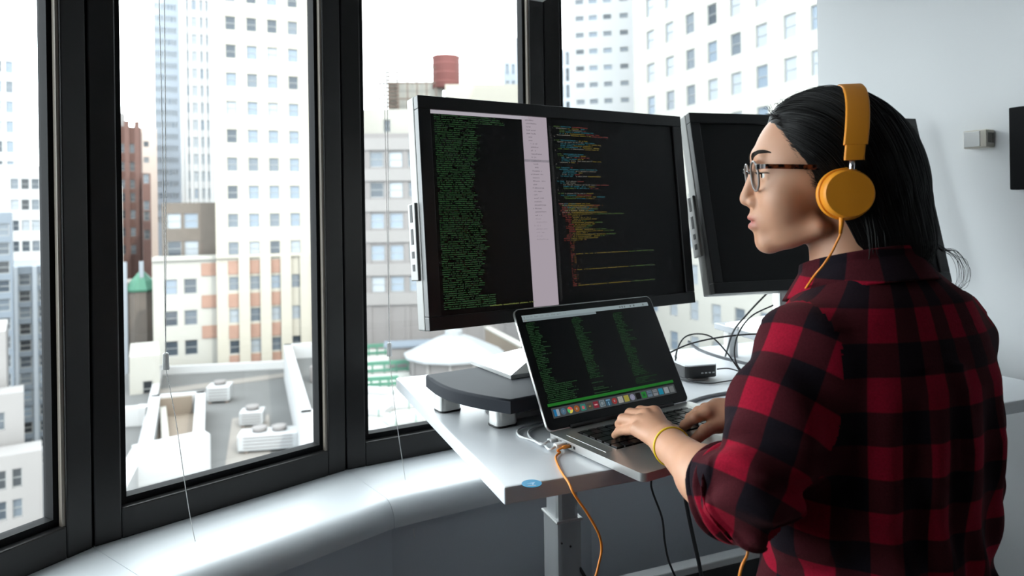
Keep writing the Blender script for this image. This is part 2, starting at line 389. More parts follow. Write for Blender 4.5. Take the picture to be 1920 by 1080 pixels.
# ------------------------------------------------------------------ flat print for the screens
class Print:
    def __init__(s): s.v = []; s.f = []; s.c = []
    def q(s, x0, y0, x1, y1, c):
        n = len(s.v); s.v += [(x0, y0), (x1, y0), (x1, y1), (x0, y1)]; s.f.append((n, n + 1, n + 2, n + 3)); s.c.append(c)
    def text(s, x, y, n, cw, ch, c, gap=0.16, rnd=rng):      # n glyph cells, each a couple of strokes
        for k in range(n):
            if rnd.random() < gap: continue
            x0 = x + k * cw; a = rnd.random()
            if a < 0.35: s.q(x0 + cw * .1, y, x0 + cw * .8, y + ch * .62, c)
            elif a < 0.6: s.q(x0 + cw * .1, y, x0 + cw * .4, y + ch, c); s.q(x0 + cw * .4, y + ch * .25, x0 + cw * .85, y + ch * .5, c)
            elif a < 0.8: s.q(x0 + cw * .1, y, x0 + cw * .85, y + ch * .25, c); s.q(x0 + cw * .3, y + ch * .25, x0 + cw * .6, y + ch * .8, c)
            else: s.q(x0 + cw * .1, y + ch * .1, x0 + cw * .8, y + ch * .85, c)
    def build(s, name, M, parent, m, off=-0.0006):
        o = mk(name, [M @ Vector((x, off, y)) for x, y in s.v], s.f, m, parent, world=True)
        a = o.data.color_attributes.new('Col', 'FLOAT_COLOR', 'CORNER')
        a.data.foreach_set('color', np.repeat(np.array([(*c, 1) for c in s.c], 'f'), 4, axis=0).ravel()); return o
def xf(mb, M): mb.v = [tuple(M @ Vector(p)) for p in mb.v]; return mb
def mat_from(c, yaw, tilt):
    u = Vector((math.cos(yaw), math.sin(yaw), 0)); b = Vector((-math.sin(yaw), math.cos(yaw), 0)); up = Vector((0, 0, 1))
    b2 = b * math.cos(tilt) - up * math.sin(tilt); u2 = up * math.cos(tilt) + b * math.sin(tilt)
    return Matrix(((u.x, b2.x, u2.x, c[0]), (u.y, b2.y, u2.y, c[1]), (u.z, b2.z, u2.z, c[2]), (0, 0, 0, 1)))

# ------------------------------------------------------------------ monitors
def monitor(label, c, yaw, tilt, base_z, base_off, printer=None):
    M = mat_from(c, yaw, tilt); W, H = 0.69, 0.45
    base = Vector((c[0], c[1], 0)) + Vector((-math.sin(yaw), math.cos(yaw), 0)) * base_off
    t = thing('monitor', label, 'monitor', (base.x, base.y, base_z), yaw, 'large desktop monitors')
    B = 0.026
    for (x0, x1, z0, z1) in ((-W / 2, W / 2, H / 2 - B, H / 2), (-W / 2, W / 2, -H / 2, -H / 2 + B), (-W / 2, -W / 2 + B, -H / 2 + B, H / 2 - B), (W / 2 - B, W / 2, -H / 2 + B, H / 2 - B)):
        xf(MB().rbox(((x0 + x1) / 2, 0.010, (z0 + z1) / 2), (x1 - x0, 0.020, z1 - z0), 0.0015), M).build('bezel', M_black, t, world=True)
    xf(MB().rbox((0, 0.036, 0), (W + 0.002, 0.032, H + 0.002), 0.003), M).build('casing', M_silver, t, world=True)
    bk = MB(); v = []
    for (s, y) in ((0.90, 0.052), (0.70, 0.085)):
        v += [(-W / 2 * s, y, -H / 2 * s), (W / 2 * s, y, -H / 2 * s), (W / 2 * s, y, H / 2 * s), (-W / 2 * s, y, H / 2 * s)]
    bk.add(v, [(0, 1, 2, 3), (7, 6, 5, 4), (0, 4, 5, 1), (1, 5, 6, 2), (2, 6, 7, 3), (3, 7, 4, 0)])
    xf(bk, M).build('back_shell', M_alu_dark, t, world=True)
    scr = xf(MB().box((0, 0.0075, 0), (W - 2 * B, 0.003, H - 2 * B)), M).build('screen', M_screen, t, world=True)
    pp = xf(MB().rbox((-W / 2 - 0.003, 0.044, -0.055), (0.007, 0.034, 0.150), 0.002), M).build('port_panel', M_silver, t, world=True)
    for (z, h) in ((-0.0, 0.034), (-0.045, 0.030), (-0.080, 0.013), (-0.105, 0.013)):
        xf(MB().box((-W / 2 - 0.0066, 0.044, z), (0.0012, 0.010, h)), M).build('port', M_rubber, pp, world=True)
    # stand: slanted foot plate, column, hinge
    R = Matrix.Translation((base.x, base.y, base_z)) @ Matrix.Rotation(yaw, 4, 'Z')
    fp = MB(); w0, d0, h0 = 0.30, 0.115, 0.008
    d1 = 0.062; v = [(-w0 / 2, -d1, 0), (w0 / 2, -d1, 0), (w0 / 2, d0, 0), (-w0 / 2, d0, 0), (-w0 / 2, -d1, h0), (w0 / 2, -d1, h0), (w0 / 2, d0, h0), (-w0 / 2, d0, h0), (-0.06, -0.02, 0.035), (0.06, -0.02, 0.035), (0.06, 0.05, 0.035), (-0.06, 0.05, 0.035)]
    fp.add(v, [(3, 2, 1, 0), (0, 1, 5, 4), (1, 2, 6, 5), (2, 3, 7, 6), (3, 0, 4, 7), (4, 5, 9, 8), (5, 6, 10, 9), (6, 7, 11, 10), (7, 4, 8, 11), (8, 9, 10, 11)])
    xf(fp, R).build('stand_base', M_alu, t, world=True)
    top = c[2] - base_z
    xf(MB().rbox((0, 0.03, (top + 0.03) / 2), (0.10, 0.035, top), 0.006), R).build('stand_column', M_alu, t, world=True)
    xf(MB().box((0, 0.088 if False else 0.094, 0), (0.10, 0.03, 0.10)), M).build('hinge', M_alu_dark, t, world=True)
    if printer: printer(M, scr, W - 2 * B, H - 2 * B)
    return t
GREEN = (0.028, 0.080, 0.030)
def print_code(M, scr, w, h):
    r = random.Random(3); P = Print(); x0, y1 = -w / 2, h / 2
    X = lambda t: x0 + w * t
    Y = lambda t: y1 - h * t
    P.q(X(0), Y(0.018), X(0.355), Y(0), (0.30, 0.28, 0.31))                         # title bars
    P.q(X(0.33), Y(1.0), X(0.428), Y(0.0), (0.27, 0.235, 0.265))                    # file tree
    P.q(X(0.33), Y(0.243), X(0.428), Y(0.230), (0.13, 0.12, 0.14))
    n = 92
    for i in range(n):                                                             # dense terminal output
        y = Y(0.026 + i * 0.0104)
        ln = 0.138 + 0.015 * math.sin(i * 0.11 + 1) + r.uniform(-0.012, 0.016)
        if i < 4: ln = 0.22 + 0.03 * i * (1 - i / 5)
        if i > 85: ln = 0.18
        P.text(X(0.014), y, int(ln * w / 0.0026), 0.0026, 0.0020, GREEN, 0.25, r)
    P.text(X(0.17), Y(0.975), 38, 0.0028, 0.0028, (0.12, 0.14, 0.04), 0.1, r)
    for i in range(36):                                                            # tree rows
        y = Y(0.022 + i * 0.0181); ind = [0, 1, 1, 1, 1, 2, 2, 3, 3, 3, 3, 3, 4, 4, 4, 3, 2, 3, 3, 3, 2, 3, 3, 3, 3, 3, 2, 3, 3, 3, 3, 2, 3, 3, 3, 3][i]
        P.text(X(0.338 + 0.007 * ind), y, r.randint(4, 13), 0.0024, 0.0028, (0.06, 0.05, 0.06), 0.1, r)
    cols = [(0.12, 0.12, 0.10), (0.02, 0.10, 0.12), (0.13, 0.03, 0.025), (0.13, 0.10, 0.02), (0.05, 0.09, 0.025), (0.10, 0.05, 0.015)]
    for i in range(100):                                                           # line numbers
        P.text(X(0.436), Y(0.05 + i * 0.0094), 3, 0.0020, 0.0022, (0.035, 0.035, 0.035), 0.1, r)
    def line(i, ind, segs):
        x = X(0.455 + 0.012 * ind)
        for (k, c) in segs: k = int(k * 1.35); P.text(x, Y(0.045 + i * 0.0094), k, 0.0027, 0.0022, cols[c], 0.15, r); x += k * 0.0027 + 0.003
    i = 0
    for blk in range(7):                                                           # upper half: functions
        for q in range(r.randint(4, 6)):
            line(i, [0, 1, 2, 2, 2, 1][q], [(r.randint(3, 10), r.choice([1, 0, 1, 4])), (r.randint(5, 16), r.choice([0, 1, 3])), (r.randint(0, 14), r.choice([1, 3, 2]))]); i += 1
        line(i, 0, [(1, 0)]); i += 2
    i = 45
    for q in range(22):
        line(i, [0, 0, 1, 1, 0, 1, 1, 1, 2, 2, 2, 3, 3, 2, 2, 3, 3, 3, 2, 2, 1, 1][q], [(r.randint(2, 6), 2), (r.randint(6, 24), 3), (r.randint(0, 30) if q in (1, 6, 7, 13) else r.randint(0, 8), r.choice([3, 5, 4]))]); i += 1
    for q in range(26):
        line(i, 3, [(r.randint(1, 3), 2), (r.randint(0, 2), 5)] if q % 9 != 7 else [(3, 2), (40, 3), (20, 4)]); i += 1
    P.build('screen_print', M, scr, M_print, 0.0055)
M1C = (0.128, 1.488, CAMZ + 0.008)
R1Z = 1.122
monitor('large monitor on the black riser with code on screen, nearest the windows', M1C, math.radians(31.2), math.radians(5.3), R1Z, 0.075, print_code)
R2Z = 1.142
monitor('large dark switched-off monitor behind the person', (0.787, 1.75, CAMZ + 0.027), math.radians(15.2), math.radians(13.8), R2Z, 0.10)

# ------------------------------------------------------------------ risers
ra = math.radians(33)
Bf = pz(957, 750, R1Z); rx = Vector((math.cos(ra), math.sin(ra), 0)); ry = Vector((-rx.y, rx.x, 0))
rs = thing('monitor_riser', 'black monitor riser on silver block feet under the code monitor', 'monitor riser', (Bf.x, Bf.y, DZ), ra, 'monitor risers')
poly = [(0.0, 0.0), (0.40, 0.0)] + [(0.40 + 0.030 * math.sin(t), 0.275 * t / math.pi) for t in np.linspace(0.3, math.pi - 0.01, 8)] + [(-0.035, 0.278)] + [(-0.035 * (t / math.pi) - 0.030 * math.sin(t), 0.275 * t / math.pi) for t in np.linspace(math.pi - 0.35, 0.35, 8)]
bm = bmesh.new(); vs_ = [bm.verts.new((x, y, 0.046)) for x, y in poly]; fc = bm.faces.new(vs_)
ex = bmesh.ops.extrude_face_region(bm, geom=[fc]); tv = [g for g in ex['geom'] if isinstance(g, bmesh.types.BMVert)]
for q in tv: q.co.z = R1Z - DZ
bmesh.ops.recalc_face_normals(bm, faces=bm.faces)
te = [e for e in bm.edges if all(abs(q.co.z - (R1Z - DZ)) < 1e-5 for q in e.verts)]
bmesh.ops.bevel(bm, geom=te, offset=0.006, segments=4, profile=0.5, affect='EDGES')
me = bpy.data.meshes.new('board'); bm.to_mesh(me); bm.free()
o = link('board', me, mat('charcoal_board', (0.018, 0.021, 0.028), 0.6, spec=0.15, bump=0.12, bscale=900), rs); autosmooth(o, 50)
o = MB().rbox((0, 0, 0.0245), (0.048, 0.040, 0.043), 0.011, axes='z', seg=4).build('foot', M_alu, rs); autosmooth(o, 40); o.location = (0.036, 0.085, 0)
pd = MB().rbox((0, 0, 0.0018), (0.050, 0.042, 0.0036), 0.011, axes='z', seg=4).build('rubber_pad', M_rubber, o)
for (x, y) in ((-0.004, 0.240), (0.365, 0.085), (0.37, 0.240)):
    f2 = dup(o, (x, y, 0), rs); p2 = dup(pd, None, f2)
# second riser: grey shelf
a2_ = math.radians(15); bl = Vector((0.573, 1.985, 0))
rs2 = thing('monitor_riser', 'grey monitor shelf on white legs under the dark monitor', 'monitor riser', (bl.x, bl.y, DZ), a2_, 'monitor risers')
MB().rbox((0.25, -0.125, R2Z - DZ - 0.009), (0.50, 0.25, 0.018), 0.003).build('board', mat('grey_laminate', (0.42, 0.44, 0.47), 0.4), rs2)
o = MB().rbox((0, 0, (R2Z - DZ - 0.018) / 2), (0.03, 0.03, R2Z - DZ - 0.018), 0.005, axes='z').build('leg', M_white, rs2); o.location = (0.035, -0.03, 0)
for (x, y) in ((0.465, -0.03), (0.035, -0.22), (0.465, -0.22)): dup(o, (x, y, 0), rs2)

# ------------------------------------------------------------------ laptop
LY = math.radians(32.5)
lu = Vector((math.cos(LY), math.sin(LY), 0)); lb = Vector((-lu.y, lu.x, 0))
hinge = Vector((0.212, 1.345, 0)); LWd, LDp, LT = 0.359, 0.247, 0.0135
lc = hinge - lb * (LDp / 2 - 0.004)
lap = thing('laptop', 'open silver laptop with green terminal text, at the person\'s hands', 'laptop', (lc.x, lc.y, DZ), LY)
z0 = 0.0025
o = MB().rbox((0, 0, z0 + LT / 2), (LWd, LDp, LT), 0.011, axes='z', seg=4).build('base', M_alu, lap); autosmooth(o, 40)
ZT = z0 + LT
for (x, y) in ((-.15, -.1), (.15, -.1), (-.15, .1), (.15, .1)): MB().lathe([(0.009, 0), (0.009, 0.0026)], (x, y, 0), 12).build('rubber_foot', M_rubber, lap)
KW, KD, KY = 0.276, 0.108, 0.036
MB().box((0, KY, ZT + 0.0002), (KW, KD, 0.0006)).build('keyboard_well', M_blackg, lap)
MB().rbox((0, -0.068, ZT + 0.0003), (0.105, 0.076, 0.0007), 0.003, axes='z').build('trackpad', mat('trackpad_glass', (0.50, 0.50, 0.49), 0.3, 0.5), lap)
for s in (-1, 1): stuff(xf(MB().box((0, 0, 0), (0.013, KD, 0.0004)), Matrix.Translation((s * 0.156, KY, ZT + 0.0002))).build('speaker_grille', M_alu, lap))
keym = {}
def key(x0, x1, y0, y1):
    w, d = x1 - x0 - 0.0028, y1 - y0 - 0.0028; kk = (round(w, 5), round(d, 5))
    if kk not in keym:
        o = MB().rbox((0, 0, 0.0009), (w, d, 0.0018), 0.0015, axes='z', seg=1).build('key', M_key, lap); keym[kk] = o
    else: o = dup(keym[kk], None, lap)
    o.location = ((x0 + x1) / 2, (y0 + y1) / 2, ZT + 0.0006)
rows = [([1] * 14, 0.5), ([1] * 13 + [1.5], 1), ([1.5] + [1] * 13, 1), ([1.8] + [1] * 11 + [1.7], 1), ([2.3] + [1] * 10 + [2.2], 1), ([1, 1, 1, 1.25, 5, 1.25, 1, 1, 1, 1], 1)]
yy = KY + KD / 2 - 0.001; tot = sum(h for _, h in rows)
for ws, hh_ in rows:
    k = (KW - 0.002) / sum(ws); x = -KW / 2 + 0.001; dy_ = (KD - 0.002) * hh_ / tot
    for q in ws: key(x, x + q * k, yy - dy_, yy); x += q * k
    yy -= dy_
for k, (yc, wd) in enumerate(((0.100, 0.012), (0.082, 0.005), (0.071, 0.010), (0.058, 0.010), (0.045, 0.005))):
    MB().box((-LWd / 2 - 0.0001, yc, z0 + 0.0065), (0.0008, wd, 0.005)).build('port', M_rubber, lap)
TILT = math.radians(28.4)
LM = mat_from((hinge.x, hinge.y, DZ + ZT + 0.0005), LY, TILT)
LH = 0.238
o = xf(MB().rbox((0, 0.0045, LH / 2), (LWd, 0.006, LH), 0.0028), LM)
bm = bmesh.new(); bmesh.ops.create_cube(bm, size=1)
for q in bm.verts: q.co = Vector((q.co.x * LWd, q.co.y * 0.0055 + 0.0045, q.co.z * LH + LH / 2))
es = [e for e in bm.edges if abs((e.verts[0].co - e.verts[1].co).y) > 1e-4]
bmesh.ops.bevel(bm, geom=es, offset=0.012, segments=5, profile=0.5, affect='EDGES')
for q in bm.verts: q.co = LM @ q.co
me = bpy.data.meshes.new('lid'); bm.to_mesh(me); bm.free(); lid = link('lid', me, M_alu, lap, world=True); autosmooth(lid, 40)
bm = bmesh.new(); bmesh.ops.create_cube(bm, size=1)
for q in bm.verts: q.co = Vector((q.co.x * (LWd - 0.003), q.co.y * 0.001 + 0.0013, q.co.z * (LH - 0.004) + LH / 2))
es = [e for e in bm.edges if abs((e.verts[0].co - e.verts[1].co).y) > 1e-4]
bmesh.ops.bevel(bm, geom=es, offset=0.0105, segments=5, profile=0.5, affect='EDGES')
for q in bm.verts: q.co = LM @ q.co
me = bpy.data.meshes.new('screen'); bm.to_mesh(me); bm.free(); lscr = link('screen', me, M_lscreen, lap, world=True)
xf(MB().tube([(-0.13, -0.001, 0.001), (0.13, -0.001, 0.001)], 0.0045, 10), LM).build('hinge', M_rubber, lap, True, True)
SW, SH, SB = 0.331, 0.207, 0.0165
def print_lap():
    r = random.Random(5); P = Print(); X = lambda t: -SW / 2 + SW * t; Y = lambda t: SB + SH * (1 - t)
    P.q(X(0), Y(0.040), X(1), Y(0), (0.17, 0.21, 0.22))
    P.q(X(0), Y(0.068), X(1), Y(0.040), (0.20, 0.245, 0.26)) if False else P.q(X(0), Y(0.064), X(0.55), Y(0.040), (0.13, 0.16, 0.17))
    x = 0.03
    P.q(X(0.012), Y(0.032), X(0.02), Y(0.012), (0.02, 0.02, 0.02))
    for k in (7, 4, 4, 4, 5, 5, 4): P.text(X(x), Y(0.028), k, 0.0022, 0.0030, (0.03, 0.03, 0.03), 0.05, r); x += k * 0.0068 + 0.012
    for xx in (0.75, 0.77, 0.79, 0.84, 0.87, 0.95): P.q(X(xx), Y(0.030), X(xx + 0.010), Y(0.012), (0.03, 0.03, 0.03))
    P.q(X(0.008), Y(0.058), X(0.014), Y(0.048), (0.3, 0.04, 0.03)); P.q(X(0.02), Y(0.058), X(0.026), Y(0.048), (0.28, 0.2, 0.03)); P.q(X(0.032), Y(0.058), X(0.038), Y(0.048), (0.04, 0.2, 0.05))
    for (cx, seed) in ((0.012, 1), (0.345, 2), (0.675, 3)):
        r2 = random.Random(seed)
        for i in range(47):
            y = Y(0.085 + i * 0.0162)
            n = r2.randint(9, 16) + (6 if 8 < i < 20 and r2.random() < 0.3 else 0)
            if i > 36 and cx < 0.1: n = r2.randint(26, 44)
            if cx > 0.1 and i > 36: n = r2.randint(12, 30) if r2.random() < 0.7 else 0
            P.text(X(cx + (0.0 if i % 7 else 0.01)), y, n, 0.0019, 0.0021, (0.013, 0.050, 0.016), 0.1, r2)
    P.q(X(0.0), Y(0.868), X(0.97), Y(0.842), (0.010, 0.095, 0.012))
    P.q(X(0.015), Y(0.975), X(0.965), Y(0.885), (0.035, 0.040, 0.042))
    P.build('screen_print', LM, lscr, M_print, 0.0005)
    cols = [(.02, .22, .48), (.10, .20, .30), (.35, .22, .05), (.45, .13, .03), (.05, .28, .22), (.16, .14, .07), (.30, .03, .05), (.30, .38, .42), (.05, .14, .22), (.42, .05, .05), (.50, .50, .45), (.48, .42, .08), (.36, .36, .50), (.01, .01, .01), (.03, .28, .05), (.18, .26, .34), (.30, .32, .34), (.02, .30, .45), (.38, .42, .44), (.22, .24, .24)]
    wht = (.22, .24, .25); cols = [tuple(x * .42 for x in c) for c in cols]
    for i, c in enumerate(cols):
        I = Print(); xc = X(0.045 + i * 0.0468); s = 0.0062; yc = Y(0.93)
        if i in (1, 2, 3, 9, 12):
            for k in range(10):
                a, b = k / 10 * 2 * math.pi, (k + 1) / 10 * 2 * math.pi
                n = len(I.v); I.v += [(xc, yc), (xc + s * math.cos(a), yc + s * math.sin(a)), (xc + s * math.cos((a + b) / 2), yc + s * math.sin((a + b) / 2)), (xc + s * math.cos(b), yc + s * math.sin(b))]
                cc = c
                if i == 2: cc = [(.42, .06, .04), (.05, .30, .08), (.45, .36, .05)][int(k / 3.4)]
                I.f.append((n, n + 1, n + 2, n + 3)); I.c.append(cc)
            I.q(xc - s * .3, yc - s * .3, xc + s * .3, yc + s * .3, (.05, .12, .35) if i == 2 else wht)
        else:
            I.q(xc - s, yc - s, xc + s, yc + s, c)
            if i == 0: I.q(xc, yc - s, xc + s, yc + s, wht)
            elif i == 7: I.q(xc - s * .8, yc - s * .8, xc + s * .8, yc + s * .8, (.02, .04, .05)); I.q(xc - s * .4, yc - s * .4, xc + s * .4, yc + s * .4, wht)
            elif i in (4, 14): I.q(xc - s * .5, yc - s * .5, xc + s * .5, yc + s * .4, (.01, .03, .02) if i == 14 else (.4, .06, .08))
            elif i == 5: I.q(xc - s * .85, yc - s * .85, xc + s * .85, yc + s * .85, (.03, .03, .03)); I.q(xc - s * .3, yc - s * .3, xc + s * .5, yc + s * .2, (.3, .2, .05))
            elif i == 8: I.q(xc - s * .15, yc - s, xc + s * .15, yc + s * .1, (.20, .36, .48)); I.q(xc - s * .8, yc + s * .5, xc + s * .8, yc + s * .8, (.20, .36, .48))
            elif i == 10: [I.q(xc - s * .6, yc + s * (q - .1), xc + s * .6, yc + s * (q + .1), (.15, .15, .14)) for q in (-.5, 0, .5)]
            elif i in (15, 16): I.q(xc - s * .9, yc - s * .2, xc + s * .9, yc + s * .2, (.02, .03, .04)); I.q(xc - s * .9, yc + s * .5, xc + s * .9, yc + s * .7, (.02, .03, .04))
            elif i == 18: I.q(xc - s * .5, yc - s * .6, xc + s * .5, yc, (.15, .18, .2))
            elif i == 6: I.q(xc - s * .6, yc - s * .2, xc + s * .6, yc + s * .2, (.5, .3, .3))
        I.build('dock_icon', LM, lscr, M_print, 0.0002)
print_lap()

# ------------------------------------------------------------------ cables and small things
def cable(name, label, pts, r, m, group=None, parts=None):
    t = thing(name, label, 'cable', pts[0], 0, group)
    MB().tube(spline(pts, 12), r, 8).build('lead', m, t, True, True)
    if parts: parts(t)
    return t
LMb = Matrix.Translation((lc.x, lc.y, DZ)) @ Matrix.Rotation(LY, 4, 'Z')
def lport(y, x=0.0, z=z0 + 0.0065): return LMb @ Vector((-LWd / 2 - x, y, z))
def plug(y, ln, w, h, m, nm='plug'):
    def f(t): xf(MB().rbox((-LWd / 2 - ln / 2 - 0.0002, y, z0 + 0.0065), (ln, w, h), 0.002), LMb).build(nm, m, t, True, True)
    return f
z_ = DZ + 0.003
cable('charging_cable', 'white charging cable looping out beside the riser foot', [lport(0.100, 0.012), lport(0.100, 0.03, 0.006), pz(1000, 826, z_), pz(975, 818, z_), pz(972, 806, z_), pz(1000, 795, z_), pz(1040, 785, z_), pz(1090, 770, z_)], 0.0024, M_wcable, 'white leads at the laptop', plug(0.100, 0.014, 0.013, 0.006, M_wcable))
cable('adapter_cable', 'white adapter lead with square plug next to the orange jack', [lport(0.071, 0.020), lport(0.071, 0.034, 0.006), pz(1020, 834, z_), pz(996, 822, z_), pz(992, 808, z_), pz(1015, 798, z_), pz(1060, 788, z_ + 0.004), pz(1100, 772, z_)], 0.0022, M_wcable, 'white leads at the laptop', plug(0.071, 0.022, 0.012, 0.008, M_white))
edge = pz(1071, 912, DZ)
dn = Vector((math.sin(dyaw), -math.cos(dyaw), 0))
e0 = edge + dn * 0.004
def off_edge(u, v, y): return py(u, v, y)
cable('audio_cable', 'thin orange audio cable running from the laptop over the desk edge', [lport(0.058, 0.016), lport(0.058, 0.026, 0.006), pz(1050, 848, z_), pz(1042, 858, z_), pz(1050, 880, z_), pz(1066, 905, DZ + 0.002), py(1076, 926, e0.y - 0.006), py(1101, 962, e0.y - 0.004), py(1122, 1000, e0.y), py(1128, 1030, e0.y + 0.005), py(1121, 1065, e0.y), py(1112, 1110, e0.y - 0.01), py(1120, 1180, e0.y - 0.05), py(1190, 1260, e0.y - 0.16)], 0.0019, M_ocable, None,
      lambda t: xf(MB().lathe([(0.0022, 0), (0.0032, 0.004), (0.0036, 0.016)], (-LWd / 2 - 0.0162, 0.058, z0 + 0.0065), 12, Matrix.Rotation(math.pi / 2, 3, 'Y')), LMb).build('jack', M_ocable, t, True, True))
kb = thing('keyboard', 'thin white keyboard stored under the black riser', 'keyboard', (Bf.x + rx.x * 0.20 + ry.x * 0.15, Bf.y + rx.y * 0.20 + ry.y * 0.15, DZ), ra)
MB().rbox((0, 0, 0.006), (0.27, 0.112, 0.012), 0.004).build('case', M_white, kb)
for i in range(4):
    for j in range(12): MB().box((-0.119 + j * 0.0216, -0.04 + i * 0.026, 0.0128), (0.018, 0.021, 0.0016)).build('key', M_white, kb)
# hub box on a puck
hc = pz(1312, 712, DZ)
hb = thing('desktop_hub', 'small black box with a glossy white top on a round puck', 'hub', (hc.x, hc.y, DZ), math.radians(14))
MB().lathe([(0.026, 0), (0.027, 0.004), (0.022, 0.006)], (0, 0.012, 0), 28).build('puck', M_alu_dark, hb, True)
MB().rbox((0, 0.030, 0.022), (0.086, 0.086, 0.028), 0.014, axes='z', seg=4).build('body', M_black, hb)
MB().rbox((0, 0.030, 0.0375), (0.086, 0.086, 0.003), 0.014, axes='z', seg=4).build('top', mat('white_gloss', (0.82, 0.84, 0.86), 0.45), hb)
for k in range(4): MB().box((0.0 + k * 0.010, -0.0132, 0.019), (0.006, 0.0006, 0.003)).build('print_mark', M_alu, hb)
hy = hc.y
blk = 'black leads behind the laptop'
cable('black_cable', 'thin black cable arching over the small white-topped box', [py(1266, 678, hy + .04), py(1270, 655, hy + .05), py(1283, 633, hy + .06), py(1306, 626, hy + .07), py(1334, 632, hy + .06), py(1362, 660, hy + .04), py(1390, 700, hy + .02)], 0.0020, M_cable, blk)
cable('black_cable', 'thin black cable rising to the right behind the laptop', [py(1250, 664, hy + .03), py(1290, 646, hy + .03), py(1340, 634, hy + .02), py(1400, 627, hy), py(1450, 626, hy - .02)], 0.0022, M_cable, blk)
cable('black_cable', 'thin black cable hanging down beside the grey monitor shelf', [py(1450, 572, hy), py(1410, 592, hy), py(1386, 622, hy), py(1377, 655, hy - .01), py(1382, 684, hy - .02), py(1400, 704, hy - 0.03)], 0.0020, M_cable, blk)
cable('black_cable', 'black cable dropping from the back of the dark monitor', [py(1470, 520, hy + .16), py(1435, 553, hy + .16), py(1400, 590, hy + .16), py(1375, 622, hy + .18), pz(1360, 668, z_)], 0.0026, M_cable, blk)
cable('grey_cable', 'thick grey cable sloping down behind the small white-topped box', [py(1290, 640, hy + .12), py(1310, 655, hy + .10), py(1345, 668, hy + .06), py(1392, 680, hy + .02), py(1430, 688, hy)], 0.0042, M_gcable, 'grey leads on the desk')
cable('grey_cable', 'flat grey cable lying on the desk right of the laptop lid', [pz(1285, 757, z_), pz(1320, 745, z_), pz(1350, 739, z_), pz(1385, 734, z_), pz(1450, 728, z_)], 0.0042, M_gcable, 'grey leads on the desk')
cable('black_cable', 'thin black lead leaving the right side of the small box', [py(1344, 692, hy + .02), py(1366, 691, hy + .02), py(1390, 698, hy), pz(1420, 712, z_)], 0.0016, M_cable, blk)
cable('black_cable', 'thin black lead lying on the desk in front of the puck', [pz(1270, 710, z_), pz(1300, 716, z_), pz(1330, 719, z_), pz(1360, 715, z_), pz(1395, 710, z_)], 0.0016, M_cable, blk)
pg = thing('power_plug', 'small black plug standing by the small white-topped box', 'plug', pz(1272, 700, DZ), 0.3)
MB().rbox((0, 0, 0.012), (0.016, 0.022, 0.024), 0.004).build('body', M_black, pg); MB().tube([(0, 0, 0.02), (0, 0.01, 0.034), (0.004, 0.02, 0.04)], 0.003, 8).build('strain_relief', M_black, pg, True)
ub = DZ - DT - 0.004
def under(pts, y): return [py(u, v, y) for u, v in pts]
un = 'black cables hanging under the desk'
cable('black_cable', 'thin grey-black cable hanging under the desk, left of the thicker one', [Vector((py(1222, 895, 1.45).x, 1.45, ub))] + under([(1221, 892), (1223, 920), (1241, 970), (1246, 1012), (1252, 1045), (1262, 1072), (1280, 1110)], 1.45), 0.0022, M_cable, un)
cable('black_cable', 'thick black power cable hanging under the desk beside the sleeve', [Vector((py(1280, 895, 1.45).x, 1.45, ub))] + under([(1281, 900), (1286, 940), (1298, 1000), (1311, 1058), (1318, 1100)], 1.45), 0.0042, M_cable, un)
cable('black_cable', 'black cable passing low behind the near desk leg', under([(1060, 1030), (1082, 1058), (1097, 1082), (1115, 1115)], 1.45), 0.0038, M_cable, un)
# ------------------------------------------------------------------ the city outside
GZ = CAMZ - 62.0
crng = random.Random(11)
M_cream = mat('cream_stone', (0.234, 0.217, 0.184), 0.85, noise=0.05, nscale=0.4)
M_cream2 = mat('pale_stone', (0.213, 0.206, 0.188), 0.85, noise=0.04, nscale=0.4)
M_whitest = mat('white_stone', (0.245, 0.246, 0.25), 0.8, noise=0.03, nscale=0.3)
M_brick = mat('red_brown_brick', (0.07, 0.035, 0.028), 0.9, noise=0.25, nscale=1.5)
M_greybr = mat('grey_brown_stone', (0.072, 0.06, 0.051), 0.9, noise=0.12, nscale=0.8)
M_bluegr = mat('blue_grey_cladding', (0.072, 0.087, 0.107), 0.6, noise=0.12, nscale=0.3)
M_paleblue = mat('pale_blue_cladding_and_shade', (0.169, 0.188, 0.213), 0.5, noise=0.05, nscale=0.2)  # also gives the skyscraper's shaded side its tone
M_lilac = mat('pale_lilac_stone', (0.125, 0.118, 0.116), 0.8, noise=0.05, nscale=0.4)
M_peach = mat('peach_spandrel', (0.173, 0.101, 0.076), 0.85, noise=0.15, nscale=1.0)
M_band = mat('grey_band', (0.101, 0.093, 0.092), 0.8, noise=0.06, nscale=0.5)
M_roof = mat('grey_roof_felt', (0.056, 0.056, 0.056), 0.95, noise=0.22, nscale=0.25)
M_walk = mat('pale_roof_walkway', (0.112, 0.101, 0.092), 0.95, noise=0.15, nscale=0.4)
M_street = mat('asphalt', (0.097, 0.1, 0.103), 0.95, noise=0.2, nscale=0.05)
M_tan = mat('tan_wall', (0.101, 0.079, 0.06), 0.9, noise=0.12, nscale=0.6)
M_red = mat('haze_paled_red_tank', (0.169, 0.061, 0.056), 0.7, noise=0.1, nscale=1.0)  # red paled so the colour itself carries the distant haze
M_rust = mat('rusty_steel', (0.081, 0.058, 0.046), 0.8, noise=0.2, nscale=1.5)
M_green = mat('green_netting', (0.025, 0.092, 0.06), 0.8, noise=0.2, nscale=2)
M_wmetal = mat('white_sheet_metal', (0.229, 0.234, 0.239), 0.5)
M_wf = mat('window_trim', (0.153, 0.157, 0.157), 0.6)
